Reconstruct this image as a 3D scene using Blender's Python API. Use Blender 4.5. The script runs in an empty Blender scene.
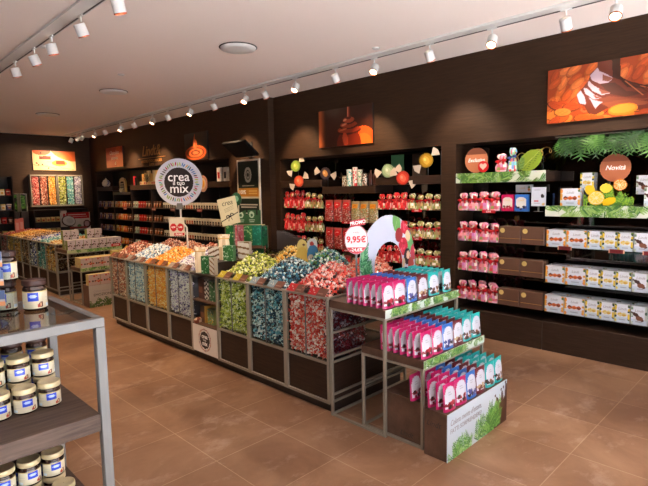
import bpy, math, random
import numpy as np
from mathutils import Vector, Matrix, Euler
R = random.Random(7)
rng = np.random.default_rng(7)
PI = math.pi
C = bpy.context.scene.collection
ORD = ['first','second','third','fourth','fifth','sixth','seventh','eighth','ninth','tenth','eleventh','twelfth','thirteenth','fourteenth','fifteenth',
 'sixteenth','seventeenth','eighteenth','nineteenth','twentieth','twenty-first','twenty-second','twenty-third','twenty-fourth','twenty-fifth',
 'twenty-sixth','twenty-seventh','twenty-eighth','twenty-ninth','thirtieth','thirty-first','thirty-second','thirty-third','thirty-fourth']

def lin(c):
    c = np.asarray(c, float) / 255.0
    return np.where(c <= 0.04045, c / 12.92, ((c + 0.055) / 1.055) ** 2.4)
def rgba(c):
    l = lin(c); return (float(l[0]), float(l[1]), float(l[2]), 1.0)

# ---------------------------------------------------------------- materials
def newmat(name):
    m = bpy.data.materials.new(name); m.use_nodes = True
    nt = m.node_tree; nt.nodes.clear()
    out = nt.nodes.new('ShaderNodeOutputMaterial')
    return m, nt, out
def pbr(name, col, rough=.5, metal=0., bump=0., bscale=200., spec=.5, coat=0.):
    m, nt, out = newmat(name)
    b = nt.nodes.new('ShaderNodeBsdfPrincipled')
    b.inputs['Base Color'].default_value = rgba(col)
    b.inputs['Roughness'].default_value = rough; b.inputs['Metallic'].default_value = metal
    b.inputs['Specular IOR Level'].default_value = spec; b.inputs['Coat Weight'].default_value = coat
    nt.links.new(b.outputs[0], out.inputs[0])
    tc = nt.nodes.new('ShaderNodeTexCoord'); n = nt.nodes.new('ShaderNodeTexNoise'); n.inputs['Scale'].default_value = bscale
    nt.links.new(tc.outputs['Object'], n.inputs['Vector'])
    bp = nt.nodes.new('ShaderNodeBump'); bp.inputs['Strength'].default_value = bump; bp.inputs['Distance'].default_value = .002
    nt.links.new(n.outputs[0], bp.inputs['Height']); nt.links.new(bp.outputs[0], b.inputs['Normal'])
    return m
def paint(name, rough=.5, spec=.4, metal=0., coat=0., gain=1.):
    """printed colours carried by the mesh as a colour attribute"""
    m, nt, out = newmat(name)
    b = nt.nodes.new('ShaderNodeBsdfPrincipled')
    a = nt.nodes.new('ShaderNodeAttribute'); a.attribute_name = 'Col'
    g = nt.nodes.new('ShaderNodeVectorMath'); g.operation = 'SCALE'; g.inputs['Scale'].default_value = gain   # ink on card never reflects all the light
    nt.links.new(a.outputs['Color'], g.inputs[0]); nt.links.new(g.outputs[0], b.inputs['Base Color'])
    b.inputs['Roughness'].default_value = rough; b.inputs['Specular IOR Level'].default_value = spec
    b.inputs['Metallic'].default_value = metal; b.inputs['Coat Weight'].default_value = coat
    nt.links.new(b.outputs[0], out.inputs[0])
    return m
def emit(name, col, s):
    m, nt, out = newmat(name)
    e = nt.nodes.new('ShaderNodeEmission'); e.inputs[0].default_value = rgba(col); e.inputs[1].default_value = s
    nt.links.new(e.outputs[0], out.inputs[0]); return m
def wood(name, c1, c2, rough=.45, scale=(3, 3, 60), bump=.25):
    """fine straight grain running horizontally"""
    m, nt, out = newmat(name)
    b = nt.nodes.new('ShaderNodeBsdfPrincipled'); b.inputs['Roughness'].default_value = rough; b.inputs['Specular IOR Level'].default_value = .22
    tc = nt.nodes.new('ShaderNodeTexCoord'); mp = nt.nodes.new('ShaderNodeMapping'); mp.inputs['Scale'].default_value = scale
    n1 = nt.nodes.new('ShaderNodeTexNoise'); n1.inputs['Scale'].default_value = 1.6; n1.inputs['Detail'].default_value = 6; n1.inputs['Roughness'].default_value = .65
    cr = nt.nodes.new('ShaderNodeValToRGB'); cr.color_ramp.elements[0].position = .32; cr.color_ramp.elements[1].position = .68
    cr.color_ramp.elements[0].color = rgba(c1); cr.color_ramp.elements[1].color = rgba(c2)
    bp = nt.nodes.new('ShaderNodeBump'); bp.inputs['Strength'].default_value = bump; bp.inputs['Distance'].default_value = .003
    L = nt.links.new
    L(tc.outputs['Object'], mp.inputs[0]); L(mp.outputs[0], n1.inputs['Vector']); L(n1.outputs[0], cr.inputs[0]); L(cr.outputs[0], b.inputs['Base Color'])
    L(n1.outputs[0], bp.inputs['Height']); L(bp.outputs[0], b.inputs['Normal']); L(b.outputs[0], out.inputs[0])
    return m
def glass(name, tint=(255, 255, 255), refl=.08, rough=.02, veil=0.):
    m, nt, out = newmat(name)
    t = nt.nodes.new('ShaderNodeBsdfTransparent'); t.inputs[0].default_value = rgba(tint)
    g = nt.nodes.new('ShaderNodeBsdfGlossy'); g.inputs['Roughness'].default_value = rough
    fr = nt.nodes.new('ShaderNodeFresnel'); fr.inputs[0].default_value = 1.35
    mx = nt.nodes.new('ShaderNodeMixShader'); ad = nt.nodes.new('ShaderNodeMath'); ad.operation = 'MULTIPLY_ADD'
    ad.inputs[1].default_value = 1.0; ad.inputs[2].default_value = refl - .04
    ad.use_clamp = True
    L = nt.links.new
    ge = nt.nodes.new('ShaderNodeNewGeometry'); iv = nt.nodes.new('ShaderNodeMath'); iv.operation = 'SUBTRACT'; iv.inputs[0].default_value = 1
    mu = nt.nodes.new('ShaderNodeMath'); mu.operation = 'MULTIPLY'
    L(ge.outputs['Backfacing'], iv.inputs[1]); L(iv.outputs[0], mu.inputs[0]); L(ad.outputs[0], mu.inputs[1])
    L(fr.outputs[0], ad.inputs[0]); L(mu.outputs[0], mx.inputs[0]); L(t.outputs[0], mx.inputs[1]); L(g.outputs[0], mx.inputs[2])
    L(mx.outputs[0], out.inputs[0]); return m
def mirror(name, col, rough=.03):
    m, nt, out = newmat(name)
    g = nt.nodes.new('ShaderNodeBsdfPrincipled'); g.inputs['Base Color'].default_value = rgba(col); g.inputs['Metallic'].default_value = 1; g.inputs['Roughness'].default_value = rough
    nt.links.new(g.outputs[0], out.inputs[0]); return m

M = {}
M['wall'] = wood('wenge wall panelling', (42, 26, 16), (60, 40, 25), rough=.6)
M['wood'] = wood('dark wenge laminate', (42, 29, 22), (62, 45, 35), rough=.42)
M['shelfwood'] = wood('brown laminate shelf', (74, 54, 44), (108, 82, 66), rough=.42, scale=(40, 3, 3))
M['greywood'] = wood('grey brown laminate shelf', (60, 47, 40), (94, 77, 67), rough=.55, scale=(3, 45, 45))
M['black'] = pbr('black interior', (18, 15, 14), .6)
M['screen'] = pbr('matt black screen', (14, 12, 11), .7, spec=.15)
M['dark'] = pbr('dark brown laminate', (44, 32, 27), .45, bump=.1)
M['brownbox'] = pbr('brown board', (92, 62, 46), .5, bump=.1)
M['ceil'] = pbr('ceiling plaster', (240, 226, 218), .8, bump=.05, bscale=60)
M['champ'] = pbr('champagne steel', (150, 143, 130), .4, metal=.3, bump=.02)
M['silver'] = pbr('silver painted steel', (104, 103, 101), .5, metal=.15, bump=.02)
M['white'] = pbr('white lacquer', (215, 213, 210), .35)
M['cream'] = pbr('cream card', (232, 220, 196), .6)
M['ink'] = pbr('black ink', (25, 22, 22), .6)
M['wink'] = pbr('white ink', (245, 243, 240), .6)
M['gold'] = pbr('gold lettering', (214, 170, 92), .35, metal=.7)
M['brass'] = pbr('dull gold relief lettering', (170, 120, 66), .45, metal=.5)
M['redink'] = pbr('red ink', (214, 38, 48), .55)
M['copper'] = pbr('copper ring', (190, 96, 60), .3, metal=.8)
M['greyink'] = pbr('grey ink', (150, 145, 150), .6)
M['greenink'] = pbr('dark green ink', (38, 66, 40), .6)
M['print'] = paint('printed card', .55, gain=.72)
M['gloss'] = paint('glossy print', .28, .4, coat=.1, gain=.72)
M['foil'] = paint('wrapper foil', .32, .5, coat=.15)
M['glass'] = glass('clear glass', (240, 246, 244), .05)
M['acryl'] = glass('clear acrylic', (225, 230, 232), .09, .05)
M['shelfglass'] = glass('glass shelf', (205, 215, 212), .12, .03)
M['tableglass'] = glass('table glass', (200, 200, 196), .15, .02)
M['mirror'] = mirror('smoked mirror', (112, 106, 102), .04)
M['lamp'] = emit('lamp lens', (255, 226, 180), 14.)

# ---------------------------------------------------------------- mesh builder
class MB:
    def __init__(s, col=(200, 200, 200)): s.v = []; s.f = []; s.m = []; s.c = []; s.col = col
    def face(s, idx, mi=0, col=None): s.f.append(tuple(idx)); s.m.append(mi); s.c.append(col if col is not None else s.col)
    def add(s, pts, faces, mi=0, col=None):
        b = len(s.v); s.v += [tuple(p) for p in pts]
        for f in faces: s.face([b + i for i in f], mi, col)
    def box(s, x0, x1, y0, y1, z0, z1, mi=0, col=None, b=0.):
        if x0 > x1: x0, x1 = x1, x0
        if y0 > y1: y0, y1 = y1, y0
        if z0 > z1: z0, z1 = z1, z0
        if b <= 0:
            s.add([(x0,y0,z0),(x1,y0,z0),(x1,y1,z0),(x0,y1,z0),(x0,y0,z1),(x1,y0,z1),(x1,y1,z1),(x0,y1,z1)],
                  [(0,3,2,1),(4,5,6,7),(0,1,5,4),(1,2,6,5),(2,3,7,6),(3,0,4,7)], mi, col); return s
        b = min(b, (x1-x0)*.45, (y1-y0)*.45, (z1-z0)*.45)
        P = []; ids = {}
        X = (x0, x1); Y = (y0, y1); Z = (z0, z1)
        for i in (0, 1):
            for j in (0, 1):
                for k in (0, 1):
                    sx = b*(1-2*i); sy = b*(1-2*j); sz = b*(1-2*k)
                    ids[i,j,k,0] = len(P); P.append((X[i], Y[j]+sy, Z[k]+sz))
                    ids[i,j,k,1] = len(P); P.append((X[i]+sx, Y[j], Z[k]+sz))
                    ids[i,j,k,2] = len(P); P.append((X[i]+sx, Y[j]+sy, Z[k]))
        F = []
        for i in (0, 1):
            q = [ids[i,0,0,0], ids[i,1,0,0], ids[i,1,1,0], ids[i,0,1,0]]; F.append(q if i else q[::-1])
            q = [ids[0,i,0,1], ids[1,i,0,1], ids[1,i,1,1], ids[0,i,1,1]]; F.append(q[::-1] if i else q)
            q = [ids[0,0,i,2], ids[1,0,i,2], ids[1,1,i,2], ids[0,1,i,2]]; F.append(q if i else q[::-1])
        for a in (0, 1):
            for c in (0, 1):
                q = [ids[a,c,0,0], ids[a,c,1,0], ids[a,c,1,1], ids[a,c,0,1]]; F.append(q if a == c else q[::-1])
                q = [ids[a,0,c,2], ids[a,1,c,2], ids[a,1,c,0], ids[a,0,c,0]]; F.append(q if a == c else q[::-1])
                q = [ids[0,a,c,1], ids[1,a,c,1], ids[1,a,c,2], ids[0,a,c,2]]; F.append(q if a == c else q[::-1])
        for i in (0, 1):
            for j in (0, 1):
                for k in (0, 1):
                    F.append([ids[i,j,k,0], ids[i,j,k,1], ids[i,j,k,2]] if (i+j+k) % 2 else [ids[i,j,k,2], ids[i,j,k,1], ids[i,j,k,0]])
        s.add(P, F, mi, col); return s
    def lathe(s, prof, n=20, mi=0, col=None, cols=None, c=(0, 0, 0), caps=True):
        b = len(s.v)
        for r_, z in prof:
            for k in range(n):
                a = 2*PI*k/n; s.v.append((c[0]+r_*math.cos(a), c[1]+r_*math.sin(a), c[2]+z))
        for i in range(len(prof)-1):
            cc = cols[i] if cols else col
            for k in range(n):
                k2 = (k+1) % n
                s.face((b+i*n+k, b+i*n+k2, b+(i+1)*n+k2, b+(i+1)*n+k), mi, cc)
        if caps:
            s.face([b+k for k in range(n)][::-1], mi, cols[0] if cols else col)
            s.face([b+(len(prof)-1)*n+k for k in range(n)], mi, cols[-1] if cols else col)
        return s
    def tube(s, path, r_, n=8, mi=0, col=None):
        P = [Vector(p) for p in path]; b = len(s.v); up = Vector((0, 0, 1))
        for i, p in enumerate(P):
            t = (P[min(i+1, len(P)-1)] - P[max(i-1, 0)]).normalized()
            a = t.cross(up)
            if a.length < .05: a = t.cross(Vector((1, 0, 0)))
            a.normalize(); c = t.cross(a)
            rr = r_[i] if isinstance(r_, (list, tuple)) else r_
            for k in range(n):
                q = p + (a*math.cos(2*PI*k/n) + c*math.sin(2*PI*k/n))*rr; s.v.append(tuple(q))
        for i in range(len(P)-1):
            for k in range(n):
                k2 = (k+1) % n; s.face((b+i*n+k, b+i*n+k2, b+(i+1)*n+k2, b+(i+1)*n+k), mi, col)
        s.face([b+k for k in range(n)][::-1], mi, col); s.face([b+(len(P)-1)*n+k for k in range(n)], mi, col)
        return s
    def prism(s, poly, y0, y1, mi=0, col=None, ecol=None):
        """polygon in XZ (counter clockwise seen from -Y) pushed from y0 (front) to y1"""
        n = len(poly); b = len(s.v)
        s.v += [(p[0], y0, p[1]) for p in poly] + [(p[0], y1, p[1]) for p in poly]
        s.face([b+i for i in range(n)], mi, col); s.face([b+n+i for i in range(n)][::-1], mi, ecol or col)
        for i in range(n):
            j = (i+1) % n; s.face((b+j, b+i, b+n+i, b+n+j), mi, ecol or col)
        return s
    def ball(s, c, r_, sx=1, sy=1, sz=1, n=8, mi=0, col=None):
        b = len(s.v); h = n//2
        for i in range(1, h):
            t = PI*i/h
            for k in range(n):
                a = 2*PI*k/n; s.v.append((c[0]+r_*sx*math.sin(t)*math.cos(a), c[1]+r_*sy*math.sin(t)*math.sin(a), c[2]+r_*sz*math.cos(t)))
        s.v += [(c[0], c[1], c[2]+r_*sz), (c[0], c[1], c[2]-r_*sz)]; T = len(s.v)-2
        for i in range(h-2):
            for k in range(n):
                k2 = (k+1) % n; s.face((b+i*n+k, b+(i+1)*n+k, b+(i+1)*n+k2, b+i*n+k2), mi, col)
        for k in range(n):
            k2 = (k+1) % n; s.face((T, b+k, b+k2), mi, col); s.face((T+1, b+(h-2)*n+k2, b+(h-2)*n+k), mi, col)
        return s
    def rings(s, rs, n=12, cf=None, mi=0, jit=0.):
        """stack of rounded rectangles (z, rx, ry, power); cf(i,k)->colour"""
        b = len(s.v)
        for i, (z, rx, ry, pw) in enumerate(rs):
            for k in range(n):
                a = 2*PI*k/n; ca, sa = math.cos(a), math.sin(a)
                j = 1 + R.uniform(-jit, jit)
                s.v.append((rx*math.copysign(abs(ca)**pw, ca)*j, ry*math.copysign(abs(sa)**pw, sa)*j, z + R.uniform(-jit, jit)*.04*(0 < i)))
        for i in range(len(rs)-1):
            for k in range(n):
                k2 = (k+1) % n; s.face((b+i*n+k, b+i*n+k2, b+(i+1)*n+k2, b+(i+1)*n+k), mi, cf(i, k) if cf else None)
        s.face([b+k for k in range(n)][::-1], mi, cf(0, 0) if cf else None)
        s.face([b+(len(rs)-1)*n+k for k in range(n)], mi, cf(len(rs)-2, 0) if cf else None)
        return s
    def panel(s, cv, x0, x1, z0, z1, y, mi=0, mask=None, curve=None):
        """painted canvas cv (rows bottom-up) facing -Y; mask keeps only some cells"""
        ny, nx = cv.shape[:2]; b = len(s.v)
        for j in range(ny+1):
            for i in range(nx+1):
                x = x0+(x1-x0)*i/nx; z = z0+(z1-z0)*j/ny
                s.v.append((x, y if curve is None else curve(x, z), z))
        for j in range(ny):
            for i in range(nx):
                if mask is not None and not mask[j, i]: continue
                a = b+j*(nx+1)+i; s.face((a, a+1, a+nx+2, a+nx+1), mi, cv[j, i])
        return s
    def mesh(s, name, mats, smooth=False):
        me = bpy.data.meshes.new(name); me.from_pydata(s.v, [], s.f)
        for m in (mats if isinstance(mats, (list, tuple)) else [mats]): me.materials.append(m)
        me.polygons.foreach_set('material_index', s.m)
        ca = me.color_attributes.new('Col', 'FLOAT_COLOR', 'CORNER')
        lc = lin(np.array([np.asarray(c, float) for c in s.c]))
        n = np.array([len(f) for f in s.f]); arr = np.ones((int(n.sum()), 4)); arr[:, :3] = np.repeat(lc, n, axis=0)
        ca.data.foreach_set('color', arr.ravel())
        if smooth: me.polygons.foreach_set('use_smooth', [True]*len(s.f))
        me.update(); return me
    def build(s, name, mats, parent=None, smooth=False, loc=None, rz=0):
        o = bpy.data.objects.new(name, s.mesh(name, mats, smooth)); C.objects.link(o)
        if parent is not None: o.parent = parent
        if loc is not None: o.location = loc
        o.rotation_euler.z = rz
        return o

def tag(o, label, cat, group=None, kind=None):
    o['label'] = label
    if cat: o['category'] = cat
    if group: o['group'] = group
    if kind: o['kind'] = kind
    return o
def thing(name, label, cat, loc=(0, 0, 0), rz=0, group=None):
    o = bpy.data.objects.new(name, None); C.objects.link(o); o.location = loc; o.rotation_euler.z = rz; o.empty_display_size = .05
    return tag(o, label, cat, group)
def struct(o): o['kind'] = 'structure'; return o
def copy_tree(o, parent=None):
    c = o.copy(); C.objects.link(c)
    if parent is not None: c.parent = parent
    for ch in o.children: copy_tree(ch, c)
    return c
class Proto:
    """first use places the original, every later use a copy with its own copies of the parts"""
    def __init__(s, o): s.o = o; s.used = False
    def put(s, loc, rz, label, cat, group=None, scale=None):
        o = copy_tree(s.o) if s.used else s.o
        s.used = True
        o.location = loc; o.rotation_euler = (0, 0, rz)
        if scale: o.scale = scale
        tag(o, label, cat, group); return o
def text(parent, s, size, x, z, y=-.001, mat='ink', bold=0., shear=0., name='lettering', align='CENTER', ext=.0004, rot=0., sx=1.):
    cu = bpy.data.curves.new(name, 'FONT'); cu.body = s; cu.size = size; cu.offset = bold; cu.shear = shear
    cu.align_x = align; cu.align_y = 'CENTER'; cu.extrude = ext; cu.resolution_u = 3
    cu.materials.append(M[mat] if isinstance(mat, str) else mat)
    o = bpy.data.objects.new(name, cu); C.objects.link(o); o.parent = parent
    o.location = (x, y, z); o.rotation_euler = (PI/2, rot, 0); o.scale = (sx, 1, 1)
    return o

# ---------------------------------------------------------------- little paint canvas
class Cv:
    def __init__(s, nx, ny, w, h, bg):
        s.nx, s.ny, s.w, s.h = nx, ny, w, h
        s.a = np.zeros((ny, nx, 3)); s.a[:] = bg
        xs = (np.arange(nx)+.5)/nx*w; zs = (np.arange(ny)+.5)/ny*h
        s.X, s.Z = np.meshgrid(xs, zs)
    def ell(s, cx, cz, rx, rz, col, ang=0.):
        dx = s.X-cx; dz = s.Z-cz; c, n = math.cos(ang), math.sin(ang)
        u = (dx*c+dz*n)/rx; v = (-dx*n+dz*c)/rz
        k = u*u+v*v < 1; s.a[k] = col; return k
    def rect(s, x0, x1, z0, z1, col): s.a[(s.X >= x0) & (s.X <= x1) & (s.Z >= z0) & (s.Z <= z1)] = col
    def line(s, x0, z0, x1, z1, w, col):
        dx, dz = x1-x0, z1-z0; L = max(1e-9, dx*dx+dz*dz)
        t = np.clip(((s.X-x0)*dx+(s.Z-z0)*dz)/L, 0, 1)
        s.a[np.hypot(s.X-x0-t*dx, s.Z-z0-t*dz) < w/2] = col
    def poly(s, P, col):
        k = np.zeros(s.X.shape, bool); n = len(P)
        for i in range(n):
            (xa, za), (xb, zb) = P[i], P[(i+1) % n]
            if za == zb: continue
            k ^= ((s.Z < za) != (s.Z < zb)) & (s.X < xa+(s.Z-za)*(xb-xa)/(zb-za))
        s.a[k] = col
    def palm(s, x, z, L, ang, cols, n=9, wid=.35, ll=.45):
        c, q = math.cos(ang), math.sin(ang)
        for i in range(n):
            t = (i+1)/n; px, pz = x+c*L*t, z+q*L*t; l = L*ll*(1-.55*t)
            for sg in (1, -1):
                a = ang+sg*(.95-.35*t); col = cols[R.randrange(len(cols))]
                s.ell(px+math.cos(a)*l/2, pz+math.sin(a)*l/2, l/2, l*wid/4+1e-4, col, a)
        s.line(x, z, x+c*L, z+q*L, L*.025, cols[0])
GREENS = [(92, 142, 62), (130, 172, 84), (70, 118, 60), (158, 192, 110)]
def leaf_strip(w, h, nx, ny, bg=(236, 240, 228), dens=13, greens=GREENS):
    cv = Cv(nx, ny, w, h, bg)
    for i in range(int(w*dens/h*.17)+3):
        cv.palm(R.uniform(-.02, w), R.uniform(-.4*h, .9*h), R.uniform(1.0, 1.8)*h, R.uniform(-.4, 2.2), greens, 9, .34, .6)
    return cv

def card(name, parent, cv, x0, x1, z0, z1, y0, t, mat='print', edge=None, mask=None):
    """flat printed card with thickness t: printed front at y0, plain body behind"""
    b = MB(edge if edge is not None else cv.a[0, 0]); 
    b.panel(cv.a, x0, x1, z0, z1, y0)
    b.box(x0, x1, y0+.0003, y0+t, z0, z1)
    return b.build(name, M[mat], parent)

# ---------------------------------------------------------------- wrapped sweets
def _ico():
    t = (1+5**.5)/2
    v = np.array([(-1,t,0),(1,t,0),(-1,-t,0),(1,-t,0),(0,-1,t),(0,1,t),(0,-1,-t),(0,1,-t),(t,0,-1),(t,0,1),(-t,0,-1),(-t,0,1)], float)
    v /= np.linalg.norm(v[0])
    f = [(0,11,5),(0,5,1),(0,1,7),(0,7,10),(0,10,11),(1,5,9),(5,11,4),(11,10,2),(10,7,6),(7,1,8),(3,9,4),(3,4,2),(3,2,6),(3,6,8),(3,8,9),(4,9,5),(2,4,11),(6,2,10),(8,6,7),(9,8,1)]
    return v, f
_iv, _if = _ico()
CV_ = np.vstack([_iv*[1.15, .88, .88], [(1.0, 0, 0), (2.0, .7, .25), (1.9, 0, -.25), (2.0, -.7, .2)], [(-1.0, 0, 0), (-2.0, .7, -.2), (-1.9, 0, .25), (-2.0, -.7, -.25)]])
CF_ = np.array(_if + [(12, 13, 14), (12, 14, 15), (16, 18, 17), (16, 19, 18)])
NV, NF = len(CV_), len(CF_)
def rand_rot(n):
    q = rng.normal(size=(n, 4)); q /= np.linalg.norm(q, axis=1)[:, None]
    w, x, y, z = q.T
    return np.stack([np.stack([1-2*(y*y+z*z), 2*(x*y-z*w), 2*(x*z+y*w)], -1), np.stack([2*(x*y+z*w), 1-2*(x*x+z*z), 2*(y*z-x*w)], -1), np.stack([2*(x*z-y*w), 2*(y*z+x*w), 1-2*(x*x+y*y)], -1)], 1)
def sweets(pts, pal, r=.0135):
    """triangles of many wrapped sweets at pts; returns V, F, colour per face"""
    n = len(pts); Rm = rand_rot(n)
    V = np.einsum('nij,vj->nvi', Rm, CV_*r)*rng.uniform(.88, 1.12, (n, 1, 1)) + np.asarray(pts)[:, None, :]
    F = CF_[None] + (np.arange(n)*NV)[:, None, None]
    pal = np.array(pal, float)
    a = pal[rng.integers(0, len(pal), n)]; b = pal[rng.integers(0, len(pal), n)]
    Cc = np.repeat(a[:, None, :], NF, 1); Cc[:, [1, 5, 8, 20, 21, 22, 23], :] = b[:, None, :]
    return V.reshape(-1, 3), F.reshape(-1, 3), Cc.reshape(-1, 3)
def tri_object(name, V, F, Cc, mat, extra=None, parent=None):
    """extra: an MB whose (any-sided) faces are joined in"""
    me = bpy.data.meshes.new(name)
    if extra is not None:
        n0 = len(V); V = np.vstack([V, np.array(extra.v)])
        tf = []; tc = []
        for f, c in zip(extra.f, extra.c):
            for i in range(1, len(f)-1): tf.append((f[0]+n0, f[i]+n0, f[i+1]+n0)); tc.append(np.asarray(c, float))
        F = np.vstack([F, np.array(tf)]); Cc = np.vstack([Cc, np.array(tc)])
    nf = len(F)
    me.vertices.add(len(V)); me.vertices.foreach_set('co', V.ravel())
    me.loops.add(nf*3); me.loops.foreach_set('vertex_index', F.ravel().astype(np.int32))
    me.polygons.add(nf); me.polygons.foreach_set('loop_start', np.arange(nf, dtype=np.int32)*3)
    me.update(calc_edges=True)
    ca = me.color_attributes.new('Col', 'FLOAT_COLOR', 'CORNER')
    arr = np.ones((nf*3, 4)); arr[:, :3] = np.repeat(lin(Cc), 3, axis=0); ca.data.foreach_set('color', arr.ravel())
    me.materials.append(mat); me.validate()
    o = bpy.data.objects.new(name, me); C.objects.link(o)
    if parent is not None: o.parent = parent
    return o
# ================================================================ the room
H = 3.09; XW = 5.07; XL = 4.96; YF = 13.3
# floor: square terracotta tiles, thin pale joints, cloudy wear
m, nt, out = newmat('terracotta tiles')
L = nt.links.new; N = nt.nodes.new
b = N('ShaderNodeBsdfPrincipled'); b.inputs['Specular IOR Level'].default_value = .45
tc = N('ShaderNodeTexCoord'); mp = N('ShaderNodeMapping'); mp.inputs['Location'].default_value = (-.04, 0, 0)
br = N('ShaderNodeTexBrick'); br.offset = 0.; br.inputs['Scale'].default_value = 1; br.inputs['Mortar Size'].default_value = .0028; br.inputs['Mortar Smooth'].default_value = .2
br.inputs['Brick Width'].default_value = .52; br.inputs['Row Height'].default_value = .515; br.inputs['Bias'].default_value = 0
br.inputs['Color1'].default_value = rgba((166, 132, 105)); br.inputs['Color2'].default_value = rgba((152, 118, 93)); br.inputs['Mortar'].default_value = rgba((192, 168, 142))
n1 = N('ShaderNodeTexNoise'); n1.inputs['Scale'].default_value = 1.7; n1.inputs['Detail'].default_value = 7; n1.inputs['Roughness'].default_value = .62; n1.inputs['Distortion'].default_value = .6
cr = N('ShaderNodeValToRGB'); cr.color_ramp.elements[0].position = .38; cr.color_ramp.elements[1].position = .7
cr.color_ramp.elements[0].color = rgba((200, 184, 172)); cr.color_ramp.elements[1].color = rgba((255, 250, 244))
mp2 = N('ShaderNodeMapping'); mp2.inputs['Scale'].default_value = (1.2, 1.8, 1); mp2.inputs['Rotation'].default_value = (0, 0, .5)
n2 = N('ShaderNodeTexNoise'); n2.inputs['Scale'].default_value = 2.3; n2.inputs['Detail'].default_value = 8; n2.inputs['Roughness'].default_value = .7
cr2 = N('ShaderNodeValToRGB'); cr2.color_ramp.elements[0].position = .54; cr2.color_ramp.elements[1].position = .74
cr2.color_ramp.elements[0].color = (0, 0, 0, 1); cr2.color_ramp.elements[1].color = (.40, .40, .40, 1)
mul = N('ShaderNodeMix'); mul.data_type = 'RGBA'; mul.blend_type = 'MULTIPLY'; mul.inputs[0].default_value = 1
mx = N('ShaderNodeMix'); mx.data_type = 'RGBA'; mx.inputs['B'].default_value = rgba((214, 190, 174))
L(tc.outputs['Object'], mp.inputs[0]); L(mp.outputs[0], br.inputs['Vector']); L(tc.outputs['Object'], n1.inputs['Vector']); L(n1.outputs[0], cr.inputs[0])
L(tc.outputs['Object'], mp2.inputs[0]); L(mp2.outputs[0], n2.inputs['Vector']); L(n2.outputs[0], cr2.inputs[0])
L(br.outputs['Color'], mul.inputs['A']); L(cr.outputs[0], mul.inputs['B']); L(mul.outputs['Result'], mx.inputs['A']); L(cr2.outputs[0], mx.inputs[0])
L(mx.outputs['Result'], b.inputs['Base Color'])
mr = N('ShaderNodeMapRange'); mr.inputs['To Min'].default_value = .34; mr.inputs['To Max'].default_value = .5
L(n1.outputs[0], mr.inputs[0]); L(mr.outputs[0], b.inputs['Roughness'])
bp = N('ShaderNodeBump'); bp.inputs['Strength'].default_value = .35; bp.inputs['Distance'].default_value = .002; bp.invert = True
L(br.outputs['Fac'], bp.inputs['Height']); L(bp.outputs[0], b.inputs['Normal']); L(b.outputs[0], out.inputs[0])
M['floor'] = m

f = MB(); f.box(-3, 5.75, -.6, 13.75, -.1, 0); struct(f.build('floor', M['floor']))
f = MB(); f.box(-3, 5.75, -3, -.601, -.1, 0); struct(f.build('floor_added_entrance', pbr('added pale bounce floor at the entrance', (206, 204, 204), .7)))  # unseen strip added in a pale tone to bounce neutral light upward
f = MB(); f.box(-3, 5.75, -3, 13.75, H, H+.1); struct(f.build('ceiling', M['ceil']))
# long wall on the right: header over the recessed bays, pillars between them, plain back
f = MB()
f.box(XW, 5.65, -3, .97, 0, H)                      # towards the entrance
f.box(XW, 5.5, .97, 2.96, 2.14, H); f.box(XW, 5.5, 2.96, 3.15, 0, H); f.box(XW, 5.5, 3.15, 6.0, 2.14, H)
f.box(XW, 5.5, 6.0, 6.12, 0, H); f.box(5.5, 5.65, .97, 6.12, 0, H)
struct(f.build('wall_right', M['wall']))
f = MB()
f.box(XL, 5.65, 6.12, 7.2, 0, H); f.box(XL, 5.42, 7.2, 13.02, 2.23, H); f.box(5.42, 5.65, 7.2, 13.02, 0, H); f.box(XL, 5.65, 13.02, YF, 0, H)
struct(f.build('wall_right_rear', M['wall']))
f = MB(); f.box(-3, 5.65, YF, YF+.2, 0, H); struct(f.build('wall_back', M['wall']))
f = MB(); f.box(-3.2, -3, -3, 13.5, 0, H); struct(f.build('wall_left', M['wall']))

# ---------------------------------------------------------------- ceiling fittings
M['greyslot'] = pbr('grey slot', (92, 88, 86), .5)
def track(x, y0, y1, label, sl):
    t = thing('lighting_track', label, 'light track', (x, y0, H))
    f = MB(); f.box(-.07, .07, 0, y1-y0, -.022, 0, b=.004); f.build('track_cover', M['white'], t)
    f = MB(); f.box(sl-.006, sl+.006, .01, y1-y0-.01, -.029, -.0222, b=.002); f.build('track_rail', M['greyslot'], t)
track(4.33, -1.0, 13.0, 'long white ceiling track running beside the dark shelving wall', .045)
track(1.55, -1.0, 13.0, 'white ceiling track crossing the top left corner of the picture', .045)

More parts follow.
